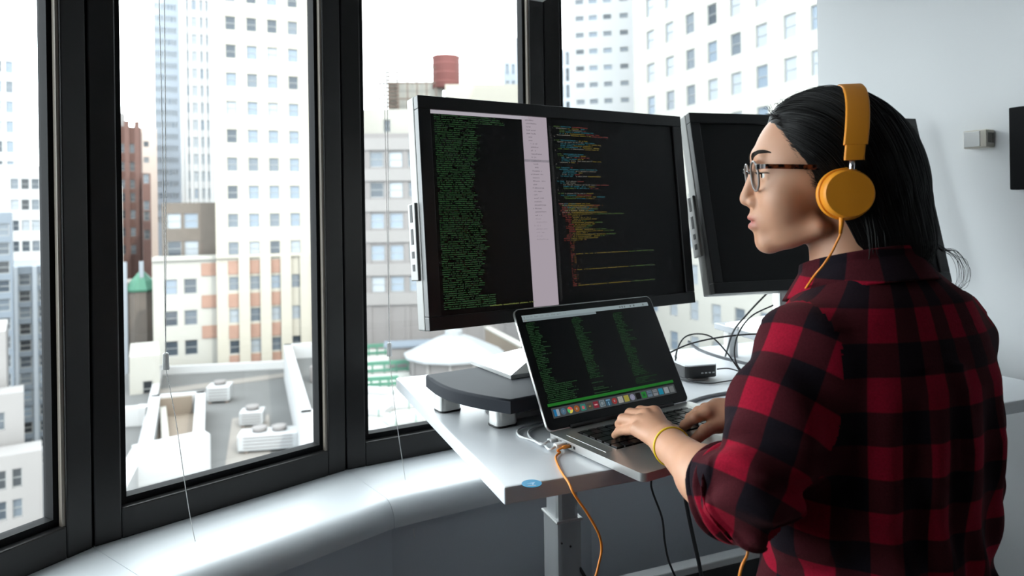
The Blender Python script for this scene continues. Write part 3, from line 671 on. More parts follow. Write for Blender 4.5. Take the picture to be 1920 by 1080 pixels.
PANES = [mat('pane_pale_blue', (0.104, 0.128, 0.158), 0.15, spec=0.35), mat('pane_grey', (0.068, 0.08, 0.095), 0.15, spec=0.35),
         mat('pane_dark', (0.027, 0.034, 0.043), 0.15, spec=0.35), mat('pane_blind', (0.168, 0.184, 0.202), 0.3, spec=0.35)]
PANES_D = [PANES[2], PANES[1], mat('pane_black', (0.015, 0.017, 0.02), 0.2, spec=0.3)]

class Face:
    def __init__(s, u, Y, yaw):
        p = py(u, HY, Y); s.p = Vector((p.x, p.y, 0)); s.d = Vector((math.cos(yaw), math.sin(yaw), 0)); s.n = Vector((-s.d.y, s.d.x, 0)); s.yaw = yaw
    def at(s, u, v):              # (metres along the face, world height)
        r = ray(u, v); t = s.n.dot(s.p) / s.n.dot(Vector((r.x, r.y, 0)))
        q = Vector((r.x * t, r.y * t, 0)); return (q - s.p).dot(s.d), CAMZ + r.z * t
_wm = {}
def win_mesh(w, h, style):
    k = (round(w, 2), round(h, 2), style)
    if k not in _wm:
        fr = MB(); b = min(0.09, w * 0.09)
        for (x0, x1, z0, z1) in ((-w / 2, -w / 2 + b, 0, h), (w / 2 - b, w / 2, 0, h), (-w / 2 + b, w / 2 - b, 0, b), (-w / 2 + b, w / 2 - b, h - b, h)): fr.box(((x0 + x1) / 2, 0.05, (z0 + z1) / 2), (x1 - x0, 0.10, z1 - z0))
        if style == 'sash': fr.box((0, 0.05, h / 2), (w - 2 * b, 0.08, b * 0.8))
        me = bpy.data.meshes.new('window'); me.from_pydata(fr.v, [], fr.f); me.materials.append(M_wf)
        ps = []
        for m in PANES + PANES_D[2:]:
            p = MB().box((0, 0.09, h / 2), (w - 2 * b, 0.02, h - 2 * b)); q = bpy.data.meshes.new('pane'); q.from_pydata(p.v, [], p.f); q.materials.append(m); ps.append(q)
        _wm[k] = (me, ps)
    return _wm[k]
def building(name, label, F, s0, s1, depth, ztop, m, cols=(), rows=(), ww=1.2, wh=1.7, weights=(4, 3, 2, 1, 0), style='sash', skip=None, zbot=None, parapet=0.0, cat='building', extra=None, reveal=0.28):
    zb = GZ if zbot is None else zbot
    base = F.p + F.d * s0
    t = thing(name, label, cat, (base.x, base.y, zb), F.yaw)
    W = s1 - s0; H = ztop - zb
    cs = [c - s0 for c in cols]; rs_ = [r - zb for r in rows]
    cs = [c for c in cs if c - ww / 2 > 0.05 and c + ww / 2 < W - 0.05]; rs_ = [r for r in rs_ if r - wh / 2 > 0.05 and r + wh / 2 < H - 0.05]
    xs = sorted({0.0, W} | {c - ww / 2 for c in cs} | {c + ww / 2 for c in cs}); zs = sorted({0.0, H} | {r - wh / 2 for r in rs_} | {r + wh / 2 for r in rs_})
    ops = {}
    for c in cs:
        for r in rs_: ops[(xs.index(c - ww / 2), zs.index(r - wh / 2))] = (c, r)
    b = MB()
    for i in range(len(xs) - 1):
        for j in range(len(zs) - 1):
            x0, x1, z0_, z1_ = xs[i], xs[i + 1], zs[j], zs[j + 1]
            if (i, j) in ops:
                b.add([(x0, 0, z0_), (x1, 0, z0_), (x1, 0, z1_), (x0, 0, z1_), (x0, reveal + .15, z0_), (x1, reveal + .15, z0_), (x1, reveal + .15, z1_), (x0, reveal + .15, z1_)], [(0, 1, 5, 4), (1, 2, 6, 5), (2, 3, 7, 6), (3, 0, 4, 7), (4, 5, 6, 7)])
            else: b.add([(x0, 0, z0_), (x1, 0, z0_), (x1, 0, z1_), (x0, 0, z1_)], [(0, 1, 2, 3)])
    b.add([(0, 0, 0), (0, depth, 0), (W, depth, 0), (W, 0, 0), (0, 0, H), (0, depth, H), (W, depth, H), (W, 0, H)], [(0, 4, 5, 1), (1, 5, 6, 2), (2, 6, 7, 3), (4, 7, 6, 5)])
    b.build('wall', m, t)
    if parapet:
        for (x0, x1, y0, y1) in ((0, W, 0, 0.4), (0, W, depth - 0.4, depth), (0, 0.4, 0.4, depth - 0.4), (W - 0.4, W, 0.4, depth - 0.4)):
            MB().box(((x0 + x1) / 2, (y0 + y1) / 2, H + parapet / 2), (x1 - x0, y1 - y0, parapet)).build('parapet', m, t)
    me, ps = win_mesh(ww, wh, style); idx = list(range(5))
    for (c, r) in ops.values():
        if skip and skip(c + s0, r + zb): continue
        o = bpy.data.objects.new('window', me); COL.objects.link(o); o.parent = t; o.location = (c, reveal - 0.1, r - wh / 2)
        q = bpy.data.objects.new('pane', ps[crng.choices(idx, weights)[0]]); COL.objects.link(q); q.parent = o
    if extra: extra(t, F, s0, zb)
    return t
def lin(a, n, d): return [a + d * i for i in range(n)]
GY = math.radians(22.5)

struct(MB().box((0, 130, GZ - 0.5), (700, 420, 1.0)).build('ground', M_street))

# --- seen through the first window
F = Face(-60, 128, math.radians(34))
s = lambda u, v=HY: F.at(u, v)[0]
z = lambda v, u=40: F.at(u, v)[1]
building('office_tower', 'slender white tower at the far left edge with small windows', F, s(-140), s(52), 22, z(66), M_whitest, [s(u) for u in (-40, -20, 0, 21)], lin(z(128), 7, z(165) - z(128)), 1.1, 2.2, (3, 3, 2, 2, 0), parapet=1.2,
         extra=lambda t, F_, s0, zb: MB().box((9, 8, z(66) - zb + 1.5), (12, 12, 3)).build('roof_house', M_whitest, t))
F = Face(-60, 118, math.radians(34))
building('office_block', 'white block with three window columns in front of the slender tower', F, s(-2), s(92), 10, z(318), M_whitest, [s(u) for u in (28, 48, 67)], lin(z(345), 8, z(384) - z(345)), 1.2, 1.9, (2, 3, 4, 1, 1), parapet=0.8)
F = Face(-80, 88, math.radians(34))
def piers(t, F_, s0, zb):
    H_ = z(500) - zb
    for k in range(16): MB().box((1.5 + k * 2.1, -0.25, H_ / 2), (0.5, 0.5, H_)).build('pier', M_paleblue, t)
building('glass_office', 'blue-grey office with vertical piers, lower left window', F, s(-200), s(125), 18, z(500), M_bluegr, lin(2.5 + s(-200), 15, 2.1), lin(z(525), 12, z(556) - z(525)), 1.3, 1.5, (1, 3, 3, 0, 1), extra=piers)
F = Face(-80, 80, math.radians(34))
building('glass_wing', 'darker blue-grey wing standing before the piered office', F, s(-200), s(22), 4, z(398), M_bluegr, lin(s(-190), 9, 2.3), lin(z(430), 12, z(465) - z(430)), 1.5, 1.5, (1, 3, 3, 0, 1))
F = Face(-80, 46, math.radians(35))
zz = GZ
building('stepped_house', 'pale stepped building at bottom left with dark windows, lowest step', F, s(-260, 900), s(80, 900), 2.6, z(850), M_lilac, [s(u, 895) for u in (-60, -28, 2, 32)], [z(895), z(952), z(1010)], 0.58, 1.3, (0, 1, 3, 0, 2))
F = Face(-80, 49, math.radians(35))
building('stepped_house', 'pale stepped building at bottom left, middle step', F, s(-260, 780), s(45, 780), 2.6, z(735), M_lilac, [s(u, 780) for u in (-55, -28, 0)], [z(785)], 0.58, 1.3, (0, 1, 3, 0, 2))
F = Face(-80, 52, math.radians(35))
building('stepped_house', 'pale stepped building at bottom left, tall back step', F, s(-260, 700), s(12, 700), 8, z(618), M_lilac, [s(-40, 700)], [z(690)], 0.58, 1.3, (0, 1, 3, 0, 2))

# --- seen through the second window
F = Face(190, 150, math.radians(27))
def fins(t, F_, s0, zb):
    H_ = z(238, 250) - zb
    for u in (208, 222, 240, 259): MB().box((s(u) - s0, -0.3, H_ / 2 + 0.6), (1.0, 0.7, H_ + 1.2)).build('pier', M_brick, t)
    MB().box((4.5, 4, H_ + 1.6), (5, 5, 3.2)).build('roof_house', M_lilac, t)
building('brick_tower', 'red-brown brick tower with upright piers behind the first thick mullion', F, s(165), s(266), 14, z(238, 250), M_brick, [s(u) for u in (215, 231, 250)], [z(v, 240) for v in (265, 278, 312, 345, 370, 402, 435, 468)], 1.2, 2.0, (0, 1, 3, 0, 2), extra=fins)
F = Face(190, 146, math.radians(27))
building('brick_tower_wing', 'lower brick wing on the right of the brick tower', F, s(267.5), s(283), 8, z(325, 270), M_brick, [s(275)], [z(v, 270) for v in (335, 385, 405, 440)], 1.1, 2.0, (0, 1, 3, 0, 2))
F = Face(190, 170, math.radians(27))
building('pale_tower', 'pale pink tower partly hidden by the brick tower', F, s(255), s(296), 10, z(240, 270), mat('pale_pink_stone', (0.366, 0.306, 0.275), 0.85), [s(u) for u in (276,)], lin(z(270, 270), 3, z(300, 270) - z(270, 270)), 1.2, 1.4)
F = Face(190, 132, math.radians(27))
building('cream_block', 'plain cream block left of the brick tower foot', F, s(188), s(226), 8, z(345, 215), M_cream2, [s(200)], [z(400, 215)], 1.2, 1.6)
F = Face(293, 165, GY)
def stripes(t, F_, s0, zb):
    H_ = z(-160, 370) - zb
    for u in (352, 361, 377, 388, 398): MB().box((s(u) - s0, -0.25, H_ / 2), (0.5, 0.5, H_)).build('pier', M_whitest, t)
building('skyscraper', 'tall white skyscraper with thin upright lines', F, s(341), s(412), 20, z(-160, 370), M_whitest, [s(u) for u in (357, 369, 383, 393)], lin(z(-150, 370), 20, z(-118, 370) - z(-150, 370)), 0.9, 2.4, (1, 0, 0, 6, 0), extra=stripes)
F = Face(293, 190, math.radians(24))
building('skyscraper_shade_side', 'shaded left side of the white skyscraper, coloured pale blue-grey', F, s(293), s(341), 14, z(-160, 320), M_paleblue, lin(s(297), 8, 0.8), lin(z(-140, 320), 26, z(-118, 320) - z(-140, 320)), 0.5, 1.5, (1, 0, 0, 6, 0))  # stands for the skyscraper's shaded face; the shade is in its colour
F = Face(405, 87, GY)
def tower_extra(t, F_, s0, zb):
    zt = z(482, 480) - zb
    for u in (456, 496, 534, 570): MB().box((s(u) - s0, -0.3, zt / 2), (1.3, 0.6, zt)).build('pier', M_cream, t)
    for u in (437, 477, 515):
        for v in (500, 561, 619, 675):
            MB().box((s(u) - s0, -0.06, z(v, 480) - zb), (1.35, 0.16, 1.7)).build('spandrel', M_peach, t)
    MB().box(((s(600) - s0) / 2, -0.2, zt + 0.2), (s(600) - s0, 0.4, 0.4)).build('string_course', M_cream, t)
rws = [z(47 + 52.3 * k, 480) for k in range(-4, 9)] + [z(v, 480) for v in (530, 590, 648, 706)]
building('cream_tower', 'tall cream stone tower with four columns of windows, centre of second window', F, s(404), s(615), 22, z(-190, 480), M_cream, [s(u) for u in (437, 476.5, 515, 553.5, 592, 630)], rws, 1.25, 1.75, (4, 3, 2, 3, 0), extra=tower_extra)
F = Face(405, 93, GY)
building('grey_brown_building', 'grey-brown building with bright windows above the cream wing', F, s(303), s(404) - 0.02, 5, z(380, 350), M_greybr, [s(u) for u in (326, 358, 391)], [z(414, 350), z(466, 350)], 1.7, 2.0, (1, 0, 2, 4, 0))
F = Face(405, 89, GY)
def wing_extra(t, F_, s0, zb):
    for v in (505, 565, 622): MB().box((s(391) - s0, -0.06, z(v, 390) - zb), (1.9, 0.16, 1.6)).build('spandrel', M_peach, t)
    MB().box(((s(404) - s0) / 2, -0.15, z(484, 350) - zb), (s(404) - s0, 0.5, 0.5)).build('cornice', M_cream2, t)
building('cream_wing', 'lower cream wing with dark windows beside the tall cream tower', F, s(284), s(404) - 0.02, 4, z(482, 340), M_cream2, [s(u) for u in (318, 355, 391)], [z(537, 350), z(596, 350), z(652, 350)], 1.5, 1.9, (1, 2, 3, 1, 1), extra=wing_extra)
F = Face(205, 108, math.radians(27))
building('brown_building', 'dim brown-grey building low behind the first mullion', F, s(180), s(290), 8, z(530, 240), M_greybr, lin(s(200), 5, 2.4), [z(v, 240) for v in (560, 600, 640, 690, 740)], 1.3, 1.9, (0, 2, 3, 0, 1))
F = Face(205, 72, math.radians(28))
building('cream_annex', 'cream annex with one dark window next to the grey roof', F, s(243, 720), s(300, 720), 9, z(668, 260), M_cream2, [s(277, 720)], [z(732, 260)], 0.95, 1.75, (0, 0, 1, 0, 3))
cu = thing('copper_cupola', 'small green copper cupola left of the cream wing', 'cupola', py(266, 545, 100))
MB().lathe([(2.2, 0.0), (2.3, 0.3), (1.5, 1.5), (0.5, 2.6), (0.1, 3.0)], (0, 0, 0), 8).build('dome', M_green, cu)
MB().lathe([(2.0, -40), (2.0, 0)], (0, 0, 0), 8).build('drum', M_greybr, cu)

# grey roof below the tower with its light well and machines
RZ = CAMZ - 18.4
def rp(u, v, dz=0.0): q = pz(u, v, RZ); return Vector((q.x, q.y, RZ + dz))
q = [rp(235, 700), rp(640, 680), rp(700, 1010), rp(150, 1040)]
rb = thing('roof_block', 'broad grey flat roof below the cream tower', 'building', (rp(400, 850).x, rp(400, 850).y, GZ))
MB().prism([(p.x, p.y) for p in q][::-1], GZ, RZ).build('roof_deck', M_roof, rb, world=True)
def wallbar(a, b, w, h, nm, m, parent, z0_=RZ):
    d = (b - a); L = d.length; ang = math.atan2(d.y, d.x); c = (a + b) / 2
    MB().box((c.x, c.y, z0_ + h / 2), (L + w * 0.9, w, h), Matrix.Rotation(ang, 3, 'Z')).build(nm, m, parent, world=True)
for (a, b, w) in (((263, 880), (300, 700), 0.7), ((300, 702), (530, 690), 0.7)): wallbar(rp(*a), rp(*b), w, 0.9, 'parapet', M_whitest, rb)
for (a, b) in (((460, 960), (470, 790)), ((300, 735), (560, 700))): wallbar(rp(*a), rp(*b), 3.2 if a[0] > 400 else 2.2, 0.06, 'walkway', M_walk, rb)
# light well: raised white kerbs around a dark tan pit
lw = thing('light_well', 'white-walled light well box on the grey roof', 'light well', rp(318, 850))
w4 = [rp(272, 905), rp(372, 880), rp(377, 775), rp(292, 782)]
for i in range(4): wallbar(w4[i], w4[(i + 1) % 4], 0.8 if i else 1.4, 2.6 if i == 0 else 2.0, 'kerb_wall', M_whitest, lw)
MB().prism([(p.x, p.y) for p in w4], RZ + 0.02, RZ + 0.25).build('pit_floor', M_tan, lw, world=True)
wallbar(w4[2] + Vector((-0.6, -0.8, 0)), w4[3] + Vector((0.6, -0.8, 0)), 0.3, 1.9, 'inner_wall', M_tan, lw)
wallbar(w4[0].lerp(w4[3], .1) + Vector((1.5, 0, 0)), w4[3] + Vector((1.2, -1.0, 0)), 0.5, 1.2, 'beam', M_cream2, lw)
def unit(u, v, sx, sy, sz, label, fan):
    p = rp(u, v); t = thing('rooftop_unit', label, 'air conditioner', p, GY * 0.5, 'rooftop machines')
    MB().rbox((0, 0, sz / 2 + 0.2), (sx, sy, sz), 0.12).build('cabinet', M_wmetal, t)
    for a in (-1, 1): MB().box((a * sx * 0.36, 0, 0.1), (0.25, sy * 0.9, 0.2)).build('skid', M_rust, t)
    for k in range(fan): MB().lathe([(0.55, 0), (0.6, 0.35), (0.45, 0.36)], ((k - (fan - 1) / 2) * 1.5, 0, sz + 0.2), 16).build('fan_cowl', M_band, t, True)
    for k in range(4): MB().box((0, -sy / 2 - 0.02, 0.5 + k * sz * 0.2), (sx * 0.8, 0.05, 0.08)).build('louvre', M_band, t)
unit(413, 752, 2.2, 2.0, 1.5, 'white rooftop machine nearest the cream wing', 1)
unit(474, 797, 2.0, 1.6, 1.2, 'white rooftop machine in the middle of the grey roof', 1)
unit(506, 842, 4.6, 1.8, 1.3, 'long white rooftop duct unit nearest the window', 2)
ph = thing('roof_penthouse', 'white-walled plant enclosure at the right edge of the grey roof', 'building', rp(570, 760))
wallbar(rp(540, 712), rp(575, 872), 0.8, 4.0, 'wall', M_whitest, ph)
wallbar(rp(540, 712), rp(640, 704), 0.8, 4.0, 'wall', M_whitest, ph)
wallbar(rp(575, 872), rp(660, 862), 0.8, 4.0, 'wall', M_whitest, ph)
MB().prism([(p.x, p.y) for p in (rp(540, 712), rp(640, 704), rp(660, 862), rp(575, 872))], RZ, RZ + 2.4).build('deck', M_roof, ph, world=True)
for (u, v) in ((600, 760), (610, 730)): MB().rbox((rp(u, v).x, rp(u, v).y, RZ + 3.2), (1.5, 1.5, 1.6), 0.1).build('machine', M_band, ph, world=True)
pr = thing('parapet_roof', 'white parapet wall crossing the lower left of the second window', 'building', rp(240, 830))
wallbar(rp(205, 800), rp(268, 795), 1.0, 1.6, 'parapet', M_whitest, pr); wallbar(rp(210, 985), rp(262, 880), 1.0, 1.6, 'parapet', M_whitest, pr)
for p_ in (rp(205, 800), rp(268, 795), rp(210, 985)): MB().box((p_.x, p_.y, RZ + 0.8), (1.1, 1.1, 1.7)).build('pier', M_whitest, pr, world=True)

# --- seen through the third window
F = Face(640, 86, math.radians(4))
def bands(t, F_, s0, zb):
    W_ = s(1010) - s0
    for v in (270, 328, 385, 443, 505, 560): MB().box((W_ / 2, -0.12, z(v, 730) - zb), (W_, 0.3, 1.5)).build('floor_band', M_lilac, t)
    for k in range(16): MB().box((2 + k * 2.35, -0.03, (z(270, 730) - zb) / 2), (0.55, 0.12, z(270, 730) - zb)).build('mullion', M_band, t)
building('banded_office', 'grey office with long bands of windows left of the monitor', F, s(660), s(1010), 12, z(262, 730), M_band, lin(s(660) + 3.1, 14, 2.35), [z(v, 730) for v in (299, 356, 414, 474, 533)], 1.7, 1.9, (3, 3, 1, 2, 0), extra=bands, reveal=0.2, parapet=0.8)
F = Face(640, 100, math.radians(4))
building('cream_setback', 'cream setback block above the banded office', F, s(662), s(800), 10, z(205, 740), M_cream2, [s(728)], [z(236, 740)], 1.0, 1.8, (0, 0, 1, 0, 2))
F = Face(640, 112, math.radians(4))
building('tank_building', 'cream building with a red tank on its roof behind the monitor top', F, s(838), s(1010), 10, z(158, 880), M_cream, [], [])
lt = thing('roof_lattice', 'brown steel lattice frame with louvres on the roof left of the red tank', 'steel frame', (F.p.x + s(735), F.p.y + 2, z(215, 740)), F.yaw)
x0_, x1_ = 0.0, s(845) - s(700); hh_ = z(122, 740) - z(215, 740)
for k in range(9): MB().box((-s(735) + s(692) + k * x1_ / 8, 0, hh_ / 2 - (2.0 if k < 2 else 0)), (0.22, 0.22, hh_ * (0.8 if k < 2 else 1))).build('post', M_rust, lt)
for k in range(3): MB().box((-s(735) + s(768), 0, hh_ * (0.35 + 0.32 * k)), (x1_, 0.22, 0.2)).build('rail', M_rust, lt)
for k in range(12): MB().box((-s(735) + s(728), 0.6, 0.4 + k * hh_ / 13), (s(748) - s(708), 0.25, hh_ / 26)).build('louvre', M_rust, lt)
MB().box((-s(735) + s(780), 2.2, hh_ * 0.35), (s(838) - s(735), 2, hh_ * 0.75)).build('housing', M_cream2, lt)
tk = thing('water_tank', 'haze-paled red cylindrical water tank on the roof behind the monitor', 'water tank', (F.p.x + s(837), F.p.y + 4, z(160, 837)))
MB().lathe([(2.3, 0.0), (2.3, 5.0), (2.4, 5.05), (2.4, 5.25), (0.2, 5.4)], (0, 0, 0), 28).build('drum', M_red, tk, True)
for k in range(3): MB().lathe([(2.34, 0.9 + k * 1.5), (2.38, 0.95 + k * 1.5), (2.34, 1.0 + k * 1.5)], (0, 0, 0), 28).build('hoop', M_red, tk, True)
# low roofs with the round pavilion and building works
R2 = CAMZ - 15.5
def r2p(u, v): q = pz(u, v, R2); return Vector((q.x, q.y, R2))
lr = thing('low_roof_block', 'pale flat roof with building works below the banded office', 'building', (r2p(760, 760).x, r2p(760, 760).y, GZ))
MB().prism([(p.x, p.y) for p in (r2p(672, 655), r2p(1200, 655), r2p(1300, 900), r2p(672, 900))][::-1], GZ, R2).build('roof_deck', mat('pale_gravel', (0.212, 0.212, 0.198), 0.95, noise=0.35, nscale=0.35), lr, world=True)
pv = thing('round_pavilion', 'round pavilion with a shallow pale cone roof under the monitor', 'pavilion', r2p(852, 702))
MB().lathe([(4.2, 0), (4.2, 2.0)], (0, 0, 0), 12).build('wall', M_band, pv)
MB().lathe([(4.9, 1.95), (4.9, 2.15), (2.0, 3.5), (0.9, 3.9), (0.85, 4.3), (0.1, 4.35)], (0, 0, 0), 12).build('roof', mat('pale_roof', (0.141, 0.148, 0.155), 0.7), pv)
for k in range(12): a = k / 12 * 2 * math.pi; MB().box((4.25 * math.cos(a), 4.25 * math.sin(a), 1.0), (0.25, 0.25, 2.0)).build('pillar', M_lilac, pv)
tw = thing('tan_parapet', 'tan parapet wall right of the round pavilion', 'wall', r2p(950, 690)); wallbar(r2p(915, 655), r2p(1010, 715), 0.5, 2.4, 'wall', M_tan, tw, R2); wallbar(r2p(915, 655), r2p(1010, 715), 0.7, 0.2, 'coping', M_cream2, tw, R2 + 2.4)
hw = thing('roof_shed', 'dark-fronted grey roof shed left of the pavilion', 'shed', r2p(760, 690)); wallbar(r2p(748, 688), r2p(800, 685), 2.2, 2.2, 'body', M_band, hw, R2); wallbar(r2p(744, 688), r2p(804, 685), 2.8, 0.25, 'roof', M_bluegr, hw, R2 + 2.2)
gs = thing('green_scaffold', 'green netted scaffold rails on the pale roof', 'scaffold', r2p(720, 700))
for (a, b, h) in (((676, 668), (738, 664), 0.9), ((676, 702), (765, 696), 0.8), ((680, 728), (745, 724), 0.6)):
    pa, pb = r2p(*a), r2p(*b)
    wallbar(pa, pb, 0.25, 0.35, 'net_rail', M_green, gs, R2 + h)
    wallbar(pa, pb, 0.25, 0.25, 'net_rail', M_green, gs, R2 + 0.15)
    for k in range(5): p_ = pa.lerp(pb, k / 4); MB().box((p_.x, p_.y, R2 + h / 2), (0.15, 0.15, h + 0.6)).build('post', M_green, gs, world=True)
for (u, v, sx, sy, sz, rz, lab) in ((712, 738, 5.0, 0.8, 0.5, -0.3, 'long white beam lying on the pale roof'), (740, 762, 3.4, 2.0, 0.7, 0.3, 'white tarpaulin pack in the middle of the pale roof'),
                                    (700, 775, 2.6, 1.6, 0.6, -0.2, 'white sheet stack by the second mullion'), (755, 790, 2.6, 1.5, 0.6, 0.5, 'white sheet stack by the desk edge'), (715, 815, 3.0, 1.0, 0.4, 0.1, 'white sheet stack nearest the window frame')):
    p_ = r2p(u, v); t = thing('building_material', lab, 'building materials', p_, rz, 'white building materials on the pale roof')
    MB().rbox((0, 0, sz / 2), (sx, sy, sz), 0.08).build('stack', M_whitest, t)
    for q_ in (-0.3, 0.3): MB().box((sx * q_, 0, sz / 2), (0.08, sy + 0.02, sz + 0.02)).build('strap', M_green, t)
F = Face(940, 150, math.radians(6))
building('far_tower', 'far pale tower against the third mullion', F, s(948), s(1000), 12, z(70, 970), M_paleblue, lin(s(955), 5, 1.3), lin(z(130, 970), 6, -3.6), 0.7, 2.2, (2, 1, 0, 5, 0))

# --- seen through the fourth window
F = Face(1040, 190, math.radians(2))
building('slim_tower', 'slim pale tower with dark blue strips right of the third mullion', F, s(1030), s(1082), 14, z(92, 1060), M_paleblue, [s(u) for u in (1048.5, 1056.5, 1068, 1073.5)], [z(110, 1060)] + lin(z(140, 1060), 12, -4.6), 1.0, 3.6, (0, 4, 1, 0, 0))
F = Face(1078, 112, math.radians(-12))
building('white_grid_office', 'white gridded office with grey-blue windows above the big monitor', F, s(1078), s(1196), 14, z(-260, 1130), M_whitest, [s(u) for u in (1092, 1117, 1144, 1175)], [z(v, 1130) for v in np.arange(-220, 700, 31.5)], 1.35, 0.8, (2, 4, 1, 0, 0), style='plain', reveal=0.2)
F = Face(1192, 92, math.atan2(-0.92, 0.39))
def d3x(t, F_, s0, zb):
    for q_ in range(6): MB().box(((s(1900) - s0) / 2, -0.12, z(-60 + q_ * 150, 1230) - zb), (s(1900) - s0, 0.3, 0.35)).build('string_course', M_cream2, t)
cx = [s(u) for u in (1224, 1260, 1298.5, 1340, 1384, 1432.5, 1486, 1538)]
dz3 = (z(30, 1298) - z(82 + 14, 1298))
building('corner_office', 'large pale cream office with rows of sash windows beyond the fourth window', F, s(1192), s(1192) + 62, 20, z(-420, 1230), M_cream2, cx + lin(cx[-1] + 3.9, 5, 3.9), lin(z(-300, 1298), 26, -dz3 * 1.03), 1.6, 2.3, (2, 2, 1, 4, 0), reveal=0.22)
# ------------------------------------------------------------------ the person: implicit surfaces turned into meshes
f32 = np.float32
def A(*p): return np.array(p, dtype=f32)
def ell(P, c, r):
    q = (P - A(*c)) / A(*r); k = np.sqrt((q * q).sum(1)); g = np.sqrt(((q / A(*r)) ** 2).sum(1)) + 1e-9
    return k * (k - 1.0) / g
def cone(P, a, b, ra, rb):                     # capsule with two radii
    a = A(*a); b = A(*b); d = b - a; t = np.clip(((P - a) @ d) / max(float(d @ d), 1e-9), 0, 1)
    return np.linalg.norm(P - a - t[:, None] * d, axis=1) - (ra + (rb - ra) * t)
def smin(a, b, k):
    h = np.clip(0.5 + 0.5 * (b - a) / k, 0, 1); return b + (a - b) * h - k * h * (1 - h)
def smax(a, b, k): return -smin(-a, -b, k)
def sall(ds, k):
    r = ds[0]
    for d in ds[1:]: r = smin(r, d, k)
    return r
def nets(sdf, lo, hi, h, B=12, slack=1.35):
    """naive surface nets on sparse blocks; returns verts, quads"""
    lo = np.array(lo, float); n = np.ceil((np.array(hi) - lo) / h / B).astype(int)
    I = np.stack(np.meshgrid(*[np.arange(k) for k in n], indexing='ij'), -1).reshape(-1, 3)
    c = (lo + (I + 0.5) * B * h).astype(f32)
    d = np.concatenate([sdf(x) for x in np.array_split(c, max(1, len(c) // 200000))])
    I = I[np.abs(d) < B * h * 0.87 * slack]
    g = np.stack(np.meshgrid(*[np.arange(B + 1)] * 3, indexing='ij'), -1).reshape(-1, 3)
    N = n * B + 2; NX = np.array([N[1] * N[2], N[2], 1], dtype=np.int64)
    cells = []; pts = []
    quads = []
    for blk in np.array_split(I, max(1, len(I) // 60)):
        gi = (blk[:, None, :] * B + g[None]).reshape(-1, 3)
        D = sdf((lo + gi * h).astype(f32)).reshape(len(blk), B + 1, B + 1, B + 1)
        S = D < 0
        for ax in range(3):
            sl0 = [slice(None)] + [slice(0, B)] * 3; sl1 = list(sl0); sl1[ax + 1] = slice(1, B + 1)
            a, b = D[tuple(sl0)], D[tuple(sl1)]
            w = np.argwhere((a < 0) != (b < 0))
            if not len(w): continue
            da = a[tuple(w.T)]; db = b[tuple(w.T)]; t = da / (da - db)
            e = blk[w[:, 0]] * B + w[:, 1:]
            p = lo + e * h; p[:, ax] += t * h
            o1, o2 = (ax + 1) % 3, (ax + 2) % 3
            cc = []
            for (i, j) in ((0, 0), (1, 0), (1, 1), (0, 1)):
                q = e.copy(); q[:, o1] -= i; q[:, o2] -= j; cc.append((q + 1) @ NX)
            cc = np.stack(cc, 1); flip = da < 0
            cc[~flip] = cc[~flip][:, ::-1]
            quads.append(cc[:, ::-1]); cells.append(cc.ravel()); pts.append(np.repeat(p, 4, axis=0))
    cells = np.concatenate(cells); pts = np.concatenate(pts); quads = np.concatenate(quads)
    u, inv = np.unique(cells, return_inverse=True)
    cnt = np.bincount(inv).astype(float); V = np.stack([np.bincount(inv, pts[:, k]) for k in range(3)], 1) / cnt[:, None]
    Q = np.searchsorted(u, quads)
    return V, Q
def np_mesh(name, V, Q, m, parent=None, smooth=True):
    me = bpy.data.meshes.new(name); nq = len(Q); k = Q.shape[1]
    me.vertices.add(len(V)); me.vertices.foreach_set('co', np.ascontiguousarray(V, dtype=f32).ravel())
    me.loops.add(nq * k); me.loops.foreach_set('vertex_index', np.ascontiguousarray(Q, dtype=np.int32).ravel())
    me.polygons.add(nq); me.polygons.foreach_set('loop_start', np.arange(nq, dtype=np.int32) * k)
    me.polygons.foreach_set('use_smooth', np.ones(nq, dtype=bool)); me.update(calc_edges=True)
    return link(name, me, m, parent, world=True)

# ---- pose, all points relative to the camera point (x right, y away, z up)
def cz(u, v, z): q = pz(u, v, CAMZ + z); return np.array([q.x, q.y, z])
def cy(u, v, y): q = py(u, v, y); return np.array([q.x, q.y, q.z - CAMZ])
HO = np.array([0.446, 0.989, 0.022])                                   # midpoint between the ears
HF = np.array([-0.985, 0.17, 0.0]); HF /= np.linalg.norm(HF); HL = np.array([-HF[1], HF[0], 0.0]); HU = np.array([0, 0, 1.0])
hp = math.radians(0.0)
HB = np.stack([HF, HL, HU], 1)                                          # head basis: forward, left, up
def hw(p): return HO + HB @ np.array(p, float)                          # head-local metres -> camera-relative
TC = np.array([0.505, 0.965, 0.0]); TR = np.array([0.92, 0.39, 0.0]); TR /= np.linalg.norm(TR); TF = np.array([-TR[1], TR[0], 0.0])
def tw_(r, f, z): return TC + TR * r + TF * f + np.array([0, 0, z])
LSH, LEL, LWR = tw_(-0.138, -0.005, -0.178), cy(1390, 952, 0.845), cz(1257, 835, -0.356)
RSH, REL, RWR = tw_(0.138, 0.0, -0.175), np.array([0.600, 1.115, -0.36]), cz(1364, 778, -0.352)

